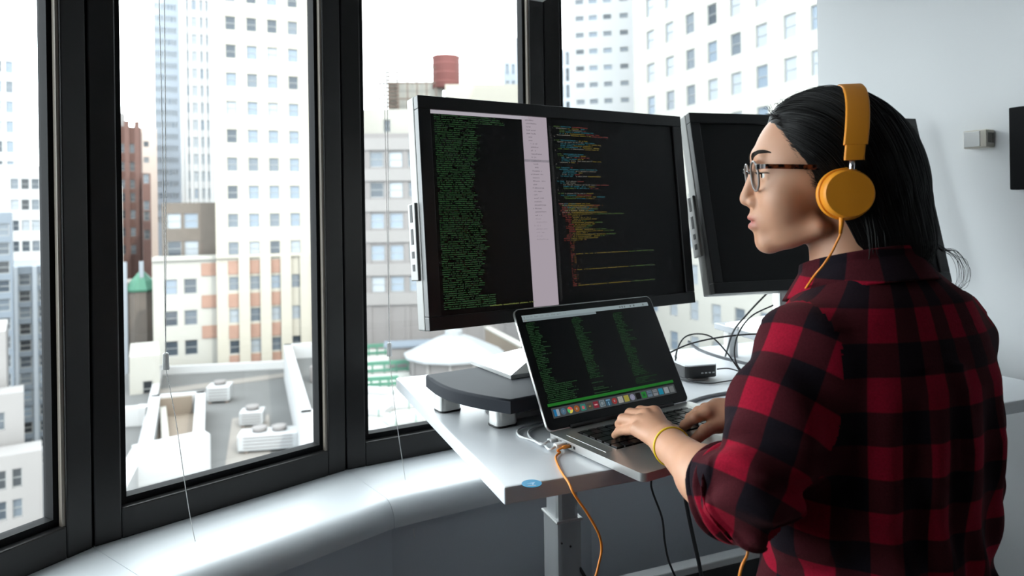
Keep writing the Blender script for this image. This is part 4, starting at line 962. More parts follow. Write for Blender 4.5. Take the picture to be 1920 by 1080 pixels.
# ---- head
def head_sdf(P):
    p = ((P - A(*HO)) @ HB.astype(f32)) * 1000.0                        # mm: forward, left, up
    x, y, z = p[:, 0], np.abs(p[:, 1]), p[:, 2]
    q = np.stack([x, y, z], 1)
    d = ell(q, (3, 0, 52), (92, 73, 84))                                # cranium
    d = smin(d, ell(q, (40, 0, 28), (56, 63, 62)), 18)                  # face block
    d = smin(d, ell(q, (52, 0, -22), (46, 52, 54)), 16)                 # lower face
    d = smin(d, ell(q, (64, 33, -4), (25, 25, 30)), 16)                 # cheek
    d = smin(d, cone(q, (76, 8, -68), (20, 46, -46), 13, 13), 16)       # jaw
    d = smin(d, ell(q, (79, 0, -66), (15.5, 17, 16)), 12)               # chin
    d = smin(d, ell(q, (83, 0, -34), (18.5, 24, 24)), 12)               # mouth mound
    d = smin(d, cone(q, (92, 0, 60), (90, 30, 52), 5, 5), 12)           # brow
    d = smax(d, -ell(q, (103, 33, 28), (15, 19, 13)), 10)               # eye socket
    d = smin(d, ell(q, (76, 31, 27), (16.5, 16, 14)), 4)                # lids over the eyeball
    d = smax(d, -ell(q, (95, 34, 27), (7, 12, 3.0)), 1.6)               # slit between the lids
    d = smin(d, cone(q, (92, 0, 44), (105, 0, 2), 5.5, 9.0), 8)         # nose bridge
    d = smin(d, ell(q, (105.5, 0, -5), (10.6, 10.5, 9.8)), 5)               # nose tip
    d = smin(d, ell(q, (97.5, 12.5, -10), (10, 7.2, 7.8)), 5)                 # wing
    d = smax(d, -ell(q, (103, 6.8, -17), (5, 3.2, 3)), 2)               # nostril
    d = smin(d, ell(q, (96.5, 0, -31.5), (9.2, 19, 5.6)), 3)            # upper lip
    d = smin(d, ell(q, (95.5, 0, -44.5), (9.4, 17, 6.6)), 3)            # lower lip
    d = smax(d, -ell(q, (104, 0, -37.6), (7, 24, 1.5)), 2.0)            # mouth line
    e = ell(q, (-4, 74, 4), (17, 9, 30))                                # ear
    d = smin(d, e, 5)
    return d / 1000.0
NB = hw((-0.030, 0, -0.045)); NBASE = tw_(-0.015, 0.020, -0.125)
def rel(a, b, t): return a + (b - a) * t
LH = {  # left hand: knuckle, middle joint, tip
 'i': (cz(1227, 775, -.336), cz(1201, 771, -.339), cz(1194, 800, -.384)), 'm': (cz(1212, 780, -.338), cz(1182, 776, -.343), cz(1176, 810, -.385)),
 'r': (cz(1200, 791, -.344), cz(1168, 786, -.350), cz(1164, 810, -.386)), 'p': (cz(1196, 805, -.351), cz(1174, 806, -.364), cz(1153, 816, -.386)),
 't': (cz(1262, 812, -.366), cz(1250, 800, -.374), cz(1236, 798, -.384))}
RH = {
 'i': (cz(1326, 772, -.343), cz(1302, 784, -.352), cz(1278, 807, -.386)), 'm': (cz(1334, 768, -.341), cz(1310, 772, -.347), cz(1290, 797, -.386)),
 'r': (cz(1344, 765, -.342), cz(1322, 765, -.348), cz(1304, 786, -.386)), 'p': (cz(1353, 763, -.346), cz(1336, 760, -.354), cz(1320, 776, -.386)),
 't': (cz(1346, 796, -.364), cz(1322, 808, -.369), cz(1297, 831, -.386))}
def hand_sdf(P, Hd, W, E):
    d = None
    for k in 'imrp':
        a, b, c = Hd[k]; r = {'i': .0093, 'm': .0096, 'r': .0090, 'p': .0082}[k]
        mid = (b + c) / 2 + (b - a) / np.linalg.norm(b - a) * 0.006 + np.array([0, 0, .002])
        f = smin(cone(P, a, b, r * 1.12, r), smin(cone(P, b, mid, r * .98, r * .88), cone(P, mid, c, r * .88, r * .78), .003), .003)
        palm = cone(P, rel(W, a, .18), a, .0165, .0125)
        f = smin(f, palm, .006)
        d = f if d is None else np.where(False, d, smin(d, f, .0035))
    a, b, c = Hd['t']; w = rel(W, a, .25)
    th = smin(cone(P, w, a, .017, .0135), smin(cone(P, a, b, .0115, .0105), cone(P, b, c, .0105, .0085), .004), .008)
    d = smin(d, th, .007)
    # web filling the back of the hand
    m = (Hd['i'][0] + Hd['p'][0]) / 2
    d = smin(d, cone(P, W, rel(W, m, .8), .021, .015), .014)
    fo = smin(cone(P, E, rel(E, W, .45), .024, .036), cone(P, rel(E, W, .35), W, .039, .0245), .02)
    return smin(d, fo, .018)
def in_box(P, lo, hi): return ((P > A(*lo)) & (P < A(*hi))).all(1)
def box_d(P, lo, hi):
    c = (A(*lo) + A(*hi)) / 2; e = (A(*hi) - A(*lo)) / 2; q = np.abs(P - c) - e
    return np.linalg.norm(np.maximum(q, 0), axis=1) + np.minimum(q.max(1), 0)
def part(P, fn, lo, hi):
    d = np.maximum(box_d(P, lo, hi), 0) + 0.03
    k = in_box(P, np.array(lo) - .02, np.array(hi) + .02)
    if k.any(): d[k] = fn(P[k])
    return d
hlo, hhi = HO - 0.17, HO + 0.19
hbox = (HO + np.array([-.14, -.12, -.11]), HO + np.array([.13, .12, .16]))
def pts_box(L, m=0.05): L = np.array(L); return L.min(0) - m, L.max(0) + m
lbox = pts_box([q for k in LH.values() for q in k] + [LWR, LEL]); rbox_ = pts_box([q for k in RH.values() for q in k] + [RWR, REL])
def body_sdf(P):
    d = smin(cone(P, NB, NBASE, .053, .056), cone(P, NBASE, tw_(0, 0.01, -.22), .056, .09), .03)          # neck
    d = smin(d, cone(P, LSH, RSH, .026, .026), .02)
    d = smin(d, cone(P, tw_(-.05, 0.01, -.25), tw_(-.05, 0.01, -.55), .09, .085), .03); d = smin(d, cone(P, tw_(.05, 0.01, -.25), tw_(.05, 0.01, -.55), .09, .085), .03)
    for s_, e_ in ((LSH, LEL), (RSH, REL)): d = smin(d, cone(P, s_, e_ + np.array([.008, .003, .012]), .036, .024), .015)
    d = smin(d, part(P, head_sdf, *hbox), .016)
    d = smin(d, part(P, lambda q: hand_sdf(q, LH, LWR, LEL), *lbox), .01)
    d = smin(d, part(P, lambda q: hand_sdf(q, RH, RWR, REL), *rbox_), .01)
    return d
lo, hi = np.array([.13, .78, -.66]), np.array([.75, 1.30, .18])
V, Q = nets(body_sdf, lo, hi, 0.0021)
P0 = thing('person', 'person in a red and black checked flannel shirt typing at the laptop', 'person', (TC[0], TC[1], 0))
M_skin = mat('skin', (0.62, 0.32, 0.195), 0.5, sss=0.10, bump=0.06, bscale=500)
W0 = np.array([0, 0, CAMZ])
body = np_mesh('body', V + W0, Q, M_skin, P0)
# lips a little redder: colour by position, mixed in the material
hl = (V - HO) @ HB * 1000
lip = np.exp(-((hl[:, 2] + 38) / 9.5) ** 4) * np.exp(-(hl[:, 1] / 19) ** 4) * (hl[:, 0] > 92) * (1 - np.exp(-((hl[:, 2] + 23) / 4) ** 2))
nail = np.zeros(len(V))
for Hd in (LH, RH):
    for k_, (a_, b_, c_) in Hd.items():
        c2 = c_ + np.array([0, 0, .0055]) + (c_ - b_) / np.linalg.norm(c_ - b_) * 0.002
        nail = np.maximum(nail, (np.linalg.norm(V - c2, axis=1) < 0.0048).astype(float))
att = body.data.attributes.new('lip', 'FLOAT', 'POINT'); att.data.foreach_set('value', np.clip(lip + nail * 0.4, 0, 1).astype(f32))
nt = M_skin.node_tree; bs = nt.nodes['Principled BSDF']; an = nt.nodes.new('ShaderNodeAttribute'); an.attribute_name = 'lip'
nz = nt.nodes.new('ShaderNodeTexNoise'); nz.inputs['Scale'].default_value = 35
m1 = nt.nodes.new('ShaderNodeMix'); m1.data_type = 'RGBA'; m1.inputs[6].default_value = (0.55, 0.285, 0.175, 1); m1.inputs[7].default_value = (0.62, 0.33, 0.21, 1)
tcn = nt.nodes.new('ShaderNodeTexCoord'); nt.links.new(tcn.outputs['Object'], nz.inputs['Vector'])
nt.links.new(nz.outputs['Fac'], m1.inputs[0])
m2 = nt.nodes.new('ShaderNodeMix'); m2.data_type = 'RGBA'; m2.inputs[7].default_value = (0.46, 0.155, 0.13, 1)
nt.links.new(an.outputs['Fac'], m2.inputs[0]); nt.links.new(m1.outputs[2], m2.inputs[6]); nt.links.new(m2.outputs[2], bs.inputs['Base Color'])
# eyes
for sgn_ in (1, -1):
    c = Vector(hw((0.0765, 0.031 * sgn_, 0.0270)) + W0)
    R3 = Matrix(((HF[0], HL[0], 0), (HF[1], HL[1], 0), (0, 0, 1)))
    rr = .0155
    prof = [(rr * math.sin(t) + 1e-5, rr * math.cos(t)) for t in np.linspace(0.42, math.pi, 14)][::-1]
    MX = R3 @ Matrix.Rotation(math.pi / 2, 3, 'Y')
    ey = MB().lathe(prof, c, 24, MX).build('eye', mat('eye_white', (0.62, 0.60, 0.57), 0.2), P0, True, True)
    MB().lathe([(rr * math.sin(0.43), rr * math.cos(0.43)), (rr * 0.2, rr * 0.965), (1e-5, rr * 0.985)], c, 20, MX).build('iris', mat('dark_iris', (0.02, 0.012, 0.008), 0.08), ey, True, True)
M_hair = mat('black_hair', (0.0065, 0.006, 0.006), 0.48, spec=0.28)
M_brow = mat('brow_hair', (0.03, 0.02, 0.016), 0.7)
# brows: short hairs laid over the ridge
def surf(fn, p, n, it=8):
    p = np.array(p, float)
    for _ in range(it): p = p - n * float(fn(p[None].astype(f32))[0]) * 0.9
    return p
hrng = random.Random(21)
for sgn_ in (1, -1):
    b = MB()
    for k in range(460):
        t = hrng.random(); yy_ = .014 + .043 * t; zz_ = .0540 + .007 * math.sin(t * 2.3) + hrng.uniform(-.0046, .0046) * (1.12 - t)
        p = surf(head_sdf, hw((0.12 - 0.6 * max(0, yy_ - .02), sgn_ * yy_, zz_)), HB @ (np.array([1, (0.25 + .7 * t) * sgn_, 0]) / math.hypot(1, .25 + .7 * t)))
        dr = HB @ np.array([-.25 - .6 * t, sgn_ * (1.0 - .3 * t), .45 - .8 * t]); dr /= np.linalg.norm(dr)
        o_ = HB @ np.array([.0008, 0, 0]); q1 = p + dr * hrng.uniform(.004, .0075) - HB @ np.array([.0012 * t, 0, 0])
        b.tube([Vector(p + o_ + W0), Vector((p + q1) / 2 + o_ * 1.6 + W0), Vector(q1 + o_ + W0)], [.0007, .0006, .0002], 3)
    stuff(b.build('eyebrow', M_brow, P0, world=True))
    b = MB()
    for k in range(26):
        t = k / 25; y_ = .020 + .026 * t; p = hw((.0925 - .010 * t * t, sgn_ * y_, .0295))
        q_ = p + HB @ np.array([.006, sgn_ * .003 * t, .003])
        b.tube([Vector(p + W0), Vector((p + q_) / 2 - HU * .0008 + W0), Vector(q_ + W0)], [.00035, .0003, .0001], 3)
    stuff(b.build('eyelashes', M_brow, P0, world=True))

# ---- shirt
secs = np.array([  # z, r offset, f offset, half width, half depth
 (-.040, -.012, .022, .050, .050), (-.085, -.010, .018, .076, .070), (-.112, -.006, .012, .106, .078), (-.140, 0, .006, .136, .090), (-.175, 0, .0, .158, .104), (-.225, 0, -.004, .168, .114),
 (-.30, 0, -.002, .172, .120), (-.40, 0, .004, .168, .120), (-.47, 0, .008, .163, .118), (-.56, 0, .008, .166, .122), (-.70, 0, .006, .176, .130), (-.80, 0, .006, .180, .134)])[::-1]
def torso_sdf(P):
    q = P - A(*TC); r = q @ TR.astype(f32); f = q @ TF.astype(f32); z = q[:, 2]
    ze = z + .26 * np.clip(f - .01, -.09, .05) * np.clip((z + .18) / .06, 0, 1)
    I = [np.interp(ze, secs[:, 0], secs[:, k]).astype(f32) for k in range(1, 5)]
    x = np.abs((r - I[0]) / I[2]); y = np.abs((f - I[1]) / I[3]); k = (x ** 2.4 + y ** 2.4) ** (1 / 2.4)
    d = (k - 1) * np.minimum(I[2], I[3]) * np.where(z > -.15, .75, 1.0)
    d = np.maximum(d, np.maximum(-.74 - z, ze + .078))
    back = np.clip(-(f - I[1]) / I[3], 0, 1)
    # folds: pleats under the yoke, soft diagonals from the armpits
    fold = .0050 * np.sin(r * 95 + 6 * z + 1.5 * np.sin(z * 14)) * np.clip((-.20 - z) / .1, 0, 1) * back
    fold += .0050 * np.exp(-((r - .005) / .012) ** 2) * back * (z < -.195)
    fold += .0040 * np.sin(z * 52 - r * 30 + 2.0 * np.sin(r * 18)) * np.clip((-.24 - z) / .15, 0, 1) * np.clip(np.abs(r) / .15, 0, 1)
    fold += .0035 * np.sin(z * 38 + f * 60 + r * 12 + 1.0) * np.clip((-.33 - z) / .12, 0, 1)
    yoke = .0022 * (1 / (1 + np.exp(-(z + .198 + .02 * np.abs(r)) / .0012))) * back
    return d - fold - yoke
ARMS = []
for (s_, e_, w_) in ((LSH, LEL, LWR), (RSH, REL, RWR)):
    cuff = rel(e_, w_, .15); ARMS.append((s_, e_ + np.array([.012, .004, .018]), cuff + np.array([.009, .002, .006])))
def sleeve_sdf(P, i):
    s_, e_, c_ = ARMS[i]
    d = smin(cone(P, s_ + np.array([0, 0, -.004]), rel(s_, e_, .5), .056, .060), cone(P, rel(s_, e_, .5), e_, .060, .048), .02)
    d = smin(d, cone(P, e_, c_, .048, .046), .025)
    ax = (c_ - e_) / np.linalg.norm(c_ - e_); t = (P - A(*c_)) @ ax.astype(f32)
    # rolled cuff: two thick turns
    rad = np.linalg.norm((P - A(*c_)) - t[:, None] * ax.astype(f32), axis=1)
    ring = np.maximum(np.abs(rad - .0475) - .0085, np.abs(t + .010) - .020)
    d = smin(d, ring - .0035, .0035)
    d = smax(d, np.minimum(t - .012, .080 - np.linalg.norm(P - A(*c_), axis=1)), .004)
    ua = (e_ - s_) / np.linalg.norm(e_ - s_); v = (P - A(*s_)) @ ua.astype(f32); L = float(np.linalg.norm(e_ - s_))
    side = (P - A(*s_)) @ np.cross(ua, ax).astype(f32)
    w = (P - A(*s_)) @ np.cross(ua, np.cross(ua, ax)).astype(f32)
    d = d - .0065 * np.sin(v * 120 + side * 45 + 1.3 * np.sin(w * 50)) * np.clip((v - .10) / .08, 0, 1) * np.clip((.055 - t - .05) / .05, 0, 1)
    d = d - .0035 * np.sin(v * 60 - side * 60 + w * 20)
    return d
CR = NBASE + np.array([.004, 0, .032])
def collar_sdf(P):
    q = P - A(*CR); r = q @ TR.astype(f32); f = q @ TF.astype(f32); z = q[:, 2] + .25 * f
    rad = np.sqrt((r / 1.02) ** 2 + (f / 1.0) ** 2)
    R_ = .066 - z * .12
    leaf = np.maximum(np.abs(rad - (R_ + np.clip(.014 - z, 0, .05) * .50 + .009)) - .0025, np.abs(z - .002) - .022) - .0025
    gap = .016 - f * 0 - np.abs(r) * 0
    open_ = np.where(f > 0, np.abs(r) - .020, 1.0)          # collar opens at the throat
    return smax(leaf, -np.where(f > 0, .022 - np.abs(r), -1.0) * -1.0, .004) if False else np.maximum(leaf, np.where(f > .02, .018 - np.abs(r), -1.0))
def shirt_sdf(P):
    d = torso_sdf(P)
    for i in range(2): d = smin(d, sleeve_sdf(P, i), .040)
    return d
V, Q = nets(shirt_sdf, np.array([.18, .70, -.78]), np.array([.86, 1.28, -.02]), 0.0034)
M_shirt = bpy.data.materials.new('checked_flannel'); M_shirt.use_nodes = True
shirt = np_mesh('shirt', V + W0, Q, M_shirt, P0)
Vc, Qc = nets(collar_sdf, CR - .16, CR + .16, 0.0022); collar = np_mesh('collar', Vc + W0, Qc, M_shirt, shirt)
uc_ = np.stack([np.arctan2((Vc - CR) @ TR, -((Vc - CR) @ TF)) * .085 + .02, (Vc - CR)[:, 2] + .035], 1)[Qc]
fx = uc_[:, :, 0].max(1) - uc_[:, :, 0].min(1) > .2; uc_[fx, :, 0] = np.where(uc_[fx, :, 0] < 0, uc_[fx, :, 0] + .085 * 2 * math.pi, uc_[fx, :, 0])
collar.data.uv_layers.new(name='check').data.foreach_set('uv', uc_.reshape(-1).astype(f32))
for i_ in range(2):                                                      # rolled cuffs
    s_, e_, c_ = ARMS[i_]; ax_ = (c_ - e_) / np.linalg.norm(c_ - e_); cc_ = c_ - ax_ * .005
    def cuff_sdf(P):
        q = P - A(*cc_); t = q @ ax_.astype(f32); rad = np.linalg.norm(q - t[:, None] * ax_.astype(f32), axis=1)
        R_ = .0535 + .0035 * np.cos(np.clip(t, -.02, .02) / .020 * 2 * math.pi + .8) + .0012 * np.sin(t * 300 + q[:, 2] * 90)
        return np.maximum(np.abs(rad - R_) - .0030, np.abs(t) - .0185) - .0022
    Vk, Qk = nets(cuff_sdf, cc_ - .09, cc_ + .09, .0019); ck = np_mesh('cuff', Vk + W0, Qk, M_shirt, shirt)
    b1 = np.cross(ax_, [0, 0, 1.0]); b1 /= np.linalg.norm(b1); b2 = np.cross(ax_, b1); q_ = Vk - cc_
    uk = np.stack([np.arctan2(q_ @ b1, q_ @ b2) * .049 + .01, q_ @ ax_ * 1.6 + .035], 1)[Qk]
    fx = uk[:, :, 0].max(1) - uk[:, :, 0].min(1) > .15; uk[fx, :, 0] = np.where(uk[fx, :, 0] < .01, uk[fx, :, 0] + .049 * 2 * math.pi, uk[fx, :, 0])
    ck.data.uv_layers.new(name='check').data.foreach_set('uv', uk.reshape(-1).astype(f32))
# check pattern coordinates per face: along the sleeves on the arms, upright on the trunk
fc_ = V[Q].mean(1).astype(f32)
ts = torso_sdf(fc_); s0_, s1_ = sleeve_sdf(fc_, 0), sleeve_sdf(fc_, 1); cs_ = collar_sdf(fc_)
qz = V - TC; rr_, ff_, zz_ = qz @ TR, qz @ TF, qz[:, 2]
ang = np.arctan2(rr_, -ff_)
UVt = np.stack([ang * .155 * (1 - .0 * zz_), zz_ + .25 * np.clip(-.14 - zz_, -1, 0) * 0], 1)
UVt[:, 0] = np.where(np.abs(ang) > 1.9, ang * .150, UVt[:, 0])
def uv_arm(i):
    s_, e_, c_ = ARMS[i]; ua = (e_ - s_) / np.linalg.norm(e_ - s_); L = np.linalg.norm(e_ - s_); fa = (c_ - e_) / np.linalg.norm(c_ - e_)
    side = np.cross(ua, fa); side /= np.linalg.norm(side); fw = np.cross(side, ua); q = V - s_
    v1 = q @ ua; a1 = np.arctan2(q @ side, -(q @ fw)) * .066
    q2 = V - e_; fw2 = np.cross(side, fa); v2 = L + q2 @ fa; a2 = np.arctan2(q2 @ side, -(q2 @ fw2)) * .062
    nm_ = -side * .62 - fw * .78; nm_ /= np.linalg.norm(nm_); tt_ = np.cross(ua, nm_)
    return np.stack([q @ tt_ + .012, v1], 1)
    bl = np.clip((q2 @ (fa - ua) / np.linalg.norm(fa - ua)) / .05 + .5, 0, 1)
    return np.stack([a1 * (1 - bl) + a2 * bl, v1 * (1 - bl) + v2 * bl], 1)
UVa = [uv_arm(0), uv_arm(1)]
UVc = np.stack([np.arctan2((V - CR) @ TR, -((V - CR) @ TF)) * .075 + .02, (V - CR)[:, 2] * 1.0 + .03], 1)
which = np.where(cs_ < -9, 3, np.where((s0_ < ts) & (s0_ < s1_), 1, np.where(s1_ < ts, 2, 0)))
ALL = np.stack([UVt, UVa[0], UVa[1], UVc])
uvl = ALL[which[:, None], Q]                                             # faces x 4 x 2
for j in (0,):                                                           # unwrap the angle seam inside a face
    per = np.array([.155, .066, .066, .075])[which] * 2 * math.pi; sp = uvl[:, :, 0].max(1) - uvl[:, :, 0].min(1)
    fix = sp > per / 2; uvl[fix, :, 0] = np.where(uvl[fix, :, 0] < 0, uvl[fix, :, 0] + per[fix, None], uvl[fix, :, 0])
ul = shirt.data.uv_layers.new(name='check'); ul.data.foreach_set('uv', uvl.reshape(-1).astype(f32))
nt = M_shirt.node_tree; bs = nt.nodes['Principled BSDF']
uvn = nt.nodes.new('ShaderNodeUVMap'); uvn.uv_map = 'check'; sep = nt.nodes.new('ShaderNodeSeparateXYZ'); nt.links.new(uvn.outputs[0], sep.inputs[0])
def stripe(sock, off, per=0.080):
    a = nt.nodes.new('ShaderNodeMath'); a.operation = 'MULTIPLY_ADD'; a.inputs[1].default_value = 1 / per; a.inputs[2].default_value = off; nt.links.new(sock, a.inputs[0])
    b = nt.nodes.new('ShaderNodeMath'); b.operation = 'PINGPONG'; b.inputs[1].default_value = 0.5; nt.links.new(a.outputs[0], b.inputs[0])
    c = nt.nodes.new('ShaderNodeMapRange'); c.inputs[1].default_value = 0.24; c.inputs[2].default_value = 0.26; nt.links.new(b.outputs[0], c.inputs[0]); return c.outputs[0]
sx, sy = stripe(sep.outputs[0], 0.10), stripe(sep.outputs[1], 0.30)
tcn = nt.nodes.new('ShaderNodeTexCoord'); fz = nt.nodes.new('ShaderNodeTexNoise'); fz.inputs['Scale'].default_value = 420; fz.inputs['Detail'].default_value = 3; nt.links.new(tcn.outputs['Object'], fz.inputs['Vector'])
def mixc(fac, a, b):
    m = nt.nodes.new('ShaderNodeMix'); m.data_type = 'RGBA'; nt.links.new(fac, m.inputs[0])
    for k, c in ((6, a), (7, b)):
        if isinstance(c, tuple): m.inputs[k].default_value = (*c, 1)
        else: nt.links.new(c, m.inputs[k])
    return m.outputs[2]
RED, MID, BLK = (0.27, 0.005, 0.022), (0.054, 0.008, 0.012), (0.008, 0.007, 0.011)
colr = mixc(sy, mixc(sx, BLK, MID), mixc(sx, MID, RED))
nz2 = nt.nodes.new('ShaderNodeMix'); nz2.data_type = 'RGBA'; nz2.blend_type = 'MULTIPLY'; nz2.inputs[0].default_value = 0.55; nt.links.new(colr, nz2.inputs[6]); nt.links.new(fz.outputs['Color'], nz2.inputs[7])
hs = nt.nodes.new('ShaderNodeMapRange'); hs.inputs[3].default_value = .6; hs.inputs[4].default_value = 1.3; nt.links.new(fz.outputs['Fac'], hs.inputs[0])
vm = nt.nodes.new('ShaderNodeVectorMath'); vm.operation = 'SCALE'; nt.links.new(colr, vm.inputs[0]); nt.links.new(hs.outputs[0], vm.inputs['Scale']); nt.links.new(vm.outputs[0], bs.inputs['Base Color'])
bs.inputs['Roughness'].default_value = 0.95; bs.inputs['Specular IOR Level'].default_value = 0.1; bs.inputs['Sheen Weight'].default_value = 0.15; bs.inputs['Sheen Roughness'].default_value = 0.5; bs.inputs['Sheen Tint'].default_value = (0.5, 0.15, 0.15, 1)
bp = nt.nodes.new('ShaderNodeBump'); bp.inputs['Strength'].default_value = 0.5; bp.inputs['Distance'].default_value = 0.0012; nt.links.new(fz.outputs['Fac'], bp.inputs['Height']); nt.links.new(bp.outputs['Normal'], bs.inputs['Normal'])

# ---- trousers and shoes (mostly under the frame)
ANK = [tw_(-.10, .03, -1.40), tw_(.10, .03, -1.40)]; KNE = [tw_(-.10, .02, -1.0), tw_(.10, .02, -1.0)]; HIP = [tw_(-.085, .0, -.66), tw_(.085, .0, -.66)]
def trouser_sdf(P):
    d = ell(P, tuple(tw_(0, 0, -.66)), (.175, .155, .12))
    for a, b, c in zip(HIP, KNE, ANK): d = smin(d, smin(cone(P, a, b, .088, .066), cone(P, b, c, .066, .055), .02), .03)
    return np.maximum(np.maximum(d, P[:, 2] + .57), -1.385 - P[:, 2])
V, Q = nets(trouser_sdf, np.array([.28, .72, -1.42]), np.array([.74, 1.22, -.54]), 0.009)
np_mesh('trousers', V + W0, Q, mat('dark_denim', (0.02, 0.024, 0.036), 0.9, bump=0.3, bscale=900), P0)
for a in ANK:
    def shoe_sdf(P, a=a):
        q = P - A(*a); f = q @ TF.astype(f32); r = q @ TR.astype(f32); l = np.stack([f, r, q[:, 2]], 1)
        d = smin(ell(l, (.075, 0, -.028), (.115, .045, .038)), ell(l, (-.01, 0, -.005), (.06, .042, .055)), .03)
        return np.maximum(d, -.0595 - l[:, 2])
    V, Q = nets(shoe_sdf, a - .22, a + .22, 0.006)
    np_mesh('shoe', V + W0, Q, mat('black_canvas', (0.02, 0.02, 0.022), 0.8), P0)
# ---- hair: a body of hair, then locks and loose strands flowing over it
HLZ = np.array([-130, -45, -30, -12, 0, 23, 44, 69, 92, 108, 118, 130, 160.]) ; HLF = np.array([-40, -38, -12, 22, 32, 39, 49, 63, 73, 80, 88, 100, 130.])
def hair_sdf(P, cut=True):
    p = ((P - A(*HO)) @ HB.astype(f32)) * 1000.0
    x, y, z = p[:, 0], p[:, 1], p[:, 2]; q = np.stack([x, np.abs(y), z], 1)
    d = ell(q, (-6, 0, 58), (101, 82, 95))
    d = smin(d, ell(q, (-52, 0, 10), (82, 79, 100)), 30)
    d = smin(d, ell(q, (-78, 20, -62), (58, 46, 62)), 26)
    hl_ = np.interp(z, HLZ, HLF).astype(f32)
    d = d + 7.0 * np.clip(1 - (hl_ - x) / 34, 0, 1.2) ** 2 * (z > -15)
    if cut: d = smax(d, x - hl_, 9)
    w = np.sin(y * .33 + x * .12 + 2 * np.sin(z * .03))
    return (d - w * 0.5) / 1000.0
V, Q = nets(hair_sdf, HO + np.array([-.17, -.17, -.16]), HO + np.array([.20, .17, .18]), 0.0026)
hair = np_mesh('hair', V + W0, Q, M_hair, P0)
lk = MB(); hr = random.Random(4); nr = np.random.RandomState(9)
st_ = []
while len(st_) < 1700:                                                   # roots all over the scalp behind the hairline
    th = hr.uniform(-math.pi, math.pi); ph_ = math.acos(hr.uniform(-.55, .98)); d0 = np.array([math.cos(th) * math.sin(ph_), math.sin(th) * math.sin(ph_), math.cos(ph_)])
    l = np.array([-.006, 0, .055]) + d0 * np.array([.101, .083, .096])
    if l[0] * 1000 > np.interp(l[2] * 1000, HLZ, HLF) - 1 or (l[1] < -.05 and hr.random() < .7): continue
    st_.append(l)
for k in range(500):                                                     # extra roots along the front hairline
    z__ = hr.uniform(5, 116); y__ = math.sqrt(max(0, 1 - (z__ / 122) ** 2)) * 72 * (1 if hr.random() < .75 else -1)
    st_.append(np.array([np.interp(z__, HLZ, HLF) - hr.uniform(0, 8), y__, z__]) / 1000)
Pn = HO + np.array(st_) @ HB.T; n_ = len(Pn); lift = nr.uniform(-.0004, .0013, n_); phs = nr.uniform(0, 6.3, n_); endz = -.118 + nr.uniform(-.014, .012, n_); sd = np.where(nr.rand(n_) < .5, -1.0, 1.0)
paths = [Pn.copy()]; Vn = None; stop = np.full(n_, 46)
for k in range(46):
    L_ = (Pn - HO) @ HB; back = np.clip((L_[:, 0] + .02) / .10, 0, 1); up_ = np.clip((L_[:, 2] - .03) / .10, 0, 1)
    side = np.where(np.abs(L_[:, 1]) > .004, np.sign(L_[:, 1]), sd)
    dl = np.stack([-(.35 + .9 * back + .35 * up_), side * .75 * up_, -(1.05 - .85 * up_ * back)], 1)
    low = L_[:, 2] < -.06
    dl[low] = np.stack([-.15 + .18 * np.sin(k * .5 + phs[low]), .18 * np.cos(k * .5 + phs[low]), -np.ones(low.sum())], 1)
    dw = dl @ HB.T; dw /= np.linalg.norm(dw, axis=1)[:, None]; Vn = dw if Vn is None else Vn * .55 + dw * .45; Vn /= np.linalg.norm(Vn, axis=1)[:, None]
    Pn = Pn + Vn * .0065
    e = .002; X = np.concatenate([Pn, Pn + [e, 0, 0], Pn + [0, e, 0], Pn + [0, 0, e]]).astype(f32); D = hair_sdf(X, False).reshape(4, -1)
    g = (D[1:] - D[0]).T / e; nn = g / (np.linalg.norm(g, axis=1)[:, None] + 1e-9)
    on = ((Pn - HO) @ HB)[:, 2] > -.098
    Pn = np.where(on[:, None], Pn - nn * (D[0] - lift)[:, None], Pn); paths.append(Pn.copy())
    stop = np.where(((Pn - HO) @ HB)[:, 2] < endz, np.minimum(stop, k + 1), stop)
paths = np.array(paths) + W0
for i in range(n_):
    m = stop[i] + 1
    if m < 5: continue
    R_ = hr.uniform(.0003, .0008)
    rad = [R_ * min(1, .25 + k / 4) * (1 if k < m * .6 else max(.12, 1 - (k - m * .6) / (m * .42))) for k in range(m)]
    lk.tube([Vector(q) for q in paths[:m, i]], rad, 3)
stuff(lk.build('hair_locks', M_hair, hair, True, True))
ls = MB()
def strand(pts, r): ls.tube(spline([Vector(q) for q in pts], 8), [r * (1 - .6 * k / (8 * (len(pts) - 1))) for k in range(8 * (len(pts) - 1) + 1)], 4)
def hs_(u, v, y): return py(u, v, y)
for k in range(14):                                                      # curls at the nape, caught against the wall
    o1, o2 = hr.uniform(-6, 6), hr.uniform(-5, 5); s_ = hr.uniform(.55, 1.1); y_ = .99 + hr.uniform(-.02, .02)
    strand([hs_(1745, 450 + o1, y_), hs_(1765, 466 + o2, y_), hs_(1765 + 28 * s_, 474 + o1, y_), hs_(1765 + 46 * s_, 492 + o2, y_), hs_(1765 + 52 * s_, 514 + o1, y_), hs_(1765 + 44 * s_, 535 + o2, y_), hs_(1765 + 20 * s_, 546 + o1, y_), hs_(1755, 545 + o2, y_)], .00040 if k < 9 else .00028)
for k in range(40):                                                      # short fuzz along the front hairline and crown
    u = 1440 + hr.random() ** 1.5 * 110; v = 212 - (u - 1440) * .42 if u < 1500 else 184 - (u - 1500) * .3; y_ = .985 + hr.uniform(-.03, .03)
    du = hr.uniform(-14, 4); dv = hr.uniform(-14, -3)
    strand([hs_(u + 14, v + 10, y_), hs_(u + 4, v - 1, y_), hs_(u + du * .6, v + dv, y_), hs_(u + du, v + dv * .6, y_)], .00028)
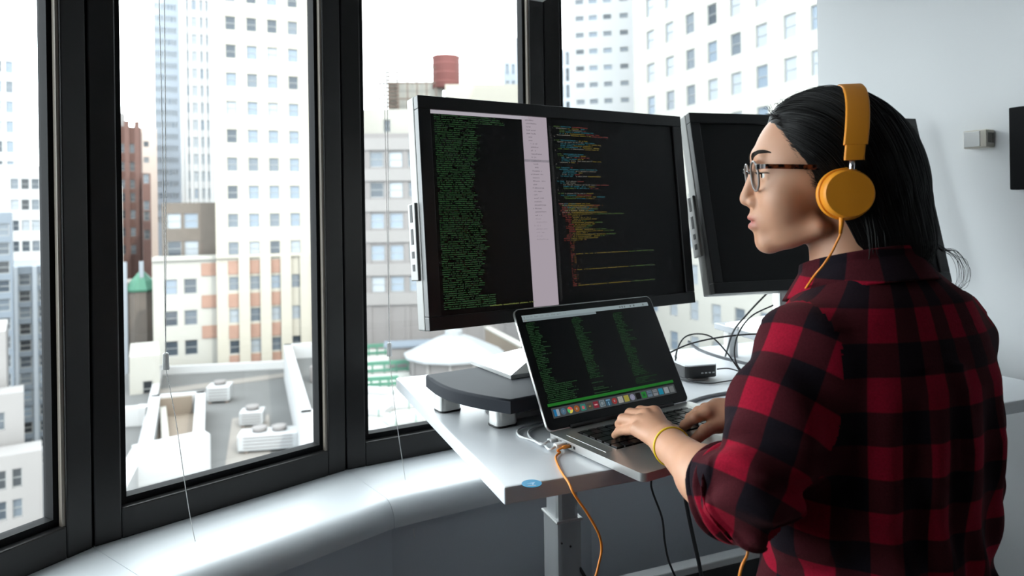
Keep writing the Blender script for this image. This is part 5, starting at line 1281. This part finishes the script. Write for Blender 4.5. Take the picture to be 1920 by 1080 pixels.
for k in range(26):                                                      # locks falling over the collar
    u = 1622 + hr.random() * 130; y_ = .895 + (u - 1622) * .0007 + hr.uniform(-.008, .01)
    b_ = hr.uniform(-10, 14)
    strand([hs_(u - 6, 400, y_), hs_(u, 440, y_ - .004), hs_(u + 3, 474, y_ - .004), hs_(u + b_, 500 + hr.uniform(-8, 12), y_ - .002), hs_(u + b_ + hr.uniform(-14, 14), 512 + hr.uniform(-8, 10), y_)], .0007)
for k in range(5):                                                       # long hairs off the crown on the far side
    o1 = hr.uniform(-2, 4)
    strand([hs_(1630, 190 + o1, 1.02), hs_(1668, 222 + o1, 1.03), hs_(1705, 258 + o1, 1.03), hs_(1735, 310 + o1, 1.03), hs_(1750, 365 + o1, 1.02), hs_(1752, 410 + o1, 1.0)], .0007)
stuff(ls.build('loose_hair', M_hair, hair, True, True))

# ------------------------------------------------------------------ headphones, glasses, wristband
HM = Matrix(((HF[0], HL[0], 0, HO[0]), (HF[1], HL[1], 0, HO[1]), (0, 0, 1, HO[2] + CAMZ), (0, 0, 0, 1)))       # head-local -> world
def xh(mb): return xf(mb, HM)
hd = thing('headphones', 'bright orange on-ear headphones worn by the person', 'headphones', Vector(hw((-.01, .09, -.03)) + W0))
BW = .0315
def band_pt(t, off=0.0):                                              # t 0..1 from left slider over the crown to the right slider
    a = -0.10 + (math.pi + .20) * t; R_ = .093 + off
    y = math.cos(a) * R_; zz = math.sin(a)
    z_ = .045 + (.103 + off) * max(zz, 0) + (.05 * zz if zz < 0 else 0)
    return Vector((-.012 - .020 * max(zz, 0) ** 1.2, y, z_))
def band(nm, t0, t1, w, th, m, off=0.0):
    b = MB(); n = 40; v = []; f = []
    for k in range(n + 1):
        t = t0 + (t1 - t0) * k / n
        o_, i_ = band_pt(t, off + th), band_pt(t, off); r_ = min(.002, th * .4)
        for (q, wx) in ((o_, -w / 2 + r_), (o_, w / 2 - r_), (o_.lerp(i_, .3), w / 2), (i_.lerp(o_, .3), w / 2), (i_, w / 2 - r_), (i_, -w / 2 + r_), (i_.lerp(o_, .3), -w / 2), (o_.lerp(i_, .3), -w / 2)):
            v.append(q + Vector((wx, 0, 0)))
    for k in range(n):
        for j in range(8): f.append((k * 8 + j, k * 8 + (j + 1) % 8, (k + 1) * 8 + (j + 1) % 8, (k + 1) * 8 + j))
    f += [tuple(range(7, -1, -1)), tuple(range(n * 8, n * 8 + 8))]
    o = xh(b.add(v, f)).build(nm, m, hd, False, True); autosmooth(o, 50); return o
band('headband', .075, .925, .0295, .0068, M_orange)
band('headband_padding', .16, .84, .024, .004, M_oleather, -.0045)
for s_ in (1, -1):
    t0 = (.008, .085) if s_ == 1 else (.992, .915)
    band('slider', t0[0], t0[1], .0245, .0062, M_orange)
    def cup(prof, M_, nm, par, n=48):
        # axis along local y (left), slightly toed
        R_ = Matrix.Rotation(-s_ * math.pi / 2, 3, 'X'); 
        o = xh(MB().lathe(prof, (-.003, s_ * .074, -.002), n, R_)).build(nm, M_, par, False, True); autosmooth(o, 38); return o
    c_ = cup([(.018, .014), (.0305, .0145), (.0318, .0160), (.0318, .0250), (.0308, .0310), (.0290, .0335), (.010, .0342), (1e-4, .0343)], M_orange, 'ear_cup', hd)
    cu_ = cup([(.018, -.004), (.026, -.004), (.0325, .000), (.0345, .0055), (.0333, .0105), (.0300, .0138), (.018, .014)], M_oleather, 'ear_cushion', hd)
    cup([(.0318, .0118), (.0336, .0122), (.0342, .0132), (.0336, .0142), (.0318, .0146)], M_orange, 'rim', c_)
    for k in range(9):
        a_ = math.radians(95 + k * 9); p_ = Vector((-.003 + .0336 * math.cos(a_), s_ * (.074 + .0080), -.002 + .0336 * math.sin(a_)))
        xh(MB().tube([p_ + Vector((0, -.003 * s_, 0)), p_ + Vector((0, .004 * s_, 0))], .0016, 6)).build('pleat', M_oleather, cu_, True, True)
    yk = .1005 * s_
    xh(MB().tube([Vector((-.010, .0945 * s_, .046)), Vector((-.009, .0945 * s_, .020))], .0036, 12)).build('pivot_pin', M_metal, hd, True, True)
# lead from the left cup down to the collar
cp = HM @ Vector((.004, .096, -.031))
ex = [cp, HM @ Vector((.0050, .096, -.044)), HM @ Vector((.0062, .096, -.054)), py(1569, 454, .897), py(1558, 476, .898), py(1543, 498, .90), py(1527, 517, .91), py(1508, 545, .95)]
lead = MB().tube(spline(ex, 12), .0016, 8).build('lead', M_ocable, hd, True, True)
MB().tube([cp + Vector((0, 0, .004)), HM @ Vector((.0045, .096, -.040)), HM @ Vector((.006, .096, -.053))], [.0036, .0030, .0019], 10).build('strain_relief', M_orange, lead, True, True)
cable('headphone_lead', 'thin orange lead hanging out below the elbow of the shirt', [py(1410, 975, .865), py(1404, 1008, .860), py(1401, 1040, .855), py(1391, 1062, .85), py(1386, 1090, .85), py(1388, 1150, .85), py(1400, 1230, .86)], .0019, M_ocable)

gl = thing('glasses', 'tortoiseshell glasses on the person\'s face', 'glasses', Vector(hw((.108, 0, .028)) + W0))
M_tort = bpy.data.materials.new('tortoiseshell'); M_tort.use_nodes = True; nt = M_tort.node_tree; bs = nt.nodes['Principled BSDF']; bs.inputs['Roughness'].default_value = .15
n_ = nt.nodes.new('ShaderNodeTexNoise'); n_.inputs['Scale'].default_value = 110; tc_ = nt.nodes.new('ShaderNodeTexCoord'); nt.links.new(tc_.outputs['Object'], n_.inputs['Vector'])
rp_ = nt.nodes.new('ShaderNodeValToRGB'); rp_.color_ramp.elements[0].position = .45; rp_.color_ramp.elements[0].color = (.012, .005, .004, 1); rp_.color_ramp.elements[1].position = .62; rp_.color_ramp.elements[1].color = (.16, .035, .012, 1)
nt.links.new(n_.outputs['Fac'], rp_.inputs[0]); nt.links.new(rp_.outputs[0], bs.inputs['Base Color'])
M_rim = mat('clear_grey_acetate', (0.30, 0.27, 0.26), 0.12)
M_lens = mat_glass('lens_glass', (.97, .98, .98), .03)
def rim_pt(s_, a_, k=1.0):
    y = s_ * (.0310 + .0215 * k * math.cos(a_)); z = .0265 + .0205 * k * (abs(math.sin(a_)) ** .85) * (1 if math.sin(a_) > 0 else -1)
    return Vector((.1010 - .0030 * (abs(y) / .058) ** 2 + .10 * (z - .0265), y, z))
for s_ in (1, -1):
    ring = [rim_pt(s_, 2 * math.pi * k / 36) for k in range(37)]
    rm = xh(MB().tube(ring, .0017, 8, False)).build('rim', M_rim, gl, True, True)
    v = [rim_pt(s_, 2 * math.pi * k / 36, .97) for k in range(36)]; c_ = sum(v, Vector()) / 36
    xh(MB().add(v + [c_ + Vector((.0012, 0, 0))] + [q - Vector((.0016, 0, 0)) for q in v] + [c_ - Vector((.0004, 0, 0))], [(k, (k + 1) % 36, 36) for k in range(36)] + [(37 + (k + 1) % 36, 37 + k, 73) for k in range(36)])).build('lens', M_lens, gl, True, True)
    tp = [(.0985, s_ * .0545, .0385), (.085, s_ * .0635, .038), (.05, s_ * .0705, .036), (.02, s_ * .0735, .034), (-.008, s_ * .0755, .030)]
    b = MB(); pts = spline(tp, 6); v = []; f = []
    for q in pts:
        for (dy, dz) in ((-.0011, -.0032), (.0011, -.0032), (.0011, .0032), (-.0011, .0032)): v.append(q + Vector((0, dy, dz)))
    for k in range(len(pts) - 1):
        for j in range(4): f.append((k * 4 + j, k * 4 + (j + 1) % 4, (k + 1) * 4 + (j + 1) % 4, (k + 1) * 4 + j))
    f += [(3, 2, 1, 0), tuple(range(len(v) - 4, len(v)))]
    tm = xh(MB().add(v, f)).build('temple', M_tort, gl, False, True)
    xh(MB().rbox((.0990, s_ * .0540, .0385), (.007, .005, .008), .0012)).build('hinge_block', M_metal, tm, False, True)
xh(MB().tube([rim_pt(1, math.radians(168)), Vector((.1050, 0, .0345)), rim_pt(-1, math.radians(168))], .0021, 8)).build('bridge', M_tort, gl, True, True)

# wristband
wd = (LWR - LEL) / np.linalg.norm(LWR - LEL); wc = LWR - wd * .006
e1 = np.cross(wd, [0, 0, 1.0]); e1 /= np.linalg.norm(e1); e2 = np.cross(e1, wd)
ring = []
for k in range(49):
    a_ = 2 * math.pi * k / 48; dr = e1 * math.cos(a_) + e2 * math.sin(a_) + wd * .10 * math.sin(a_)
    lo_, hi_ = .012, .05
    for _ in range(18):
        md = (lo_ + hi_) / 2
        if float(body_sdf((wc + dr * md)[None].astype(f32))[0]) < .0006: lo_ = md
        else: hi_ = md
    ring.append(Vector(wc + dr * hi_ + W0))
wb = thing('wristband', 'thin yellow rubber band round the left wrist', 'wristband', ring[36])
MB().tube(ring, .0018, 8, False).build('band', M_yellow, wb, True, True)
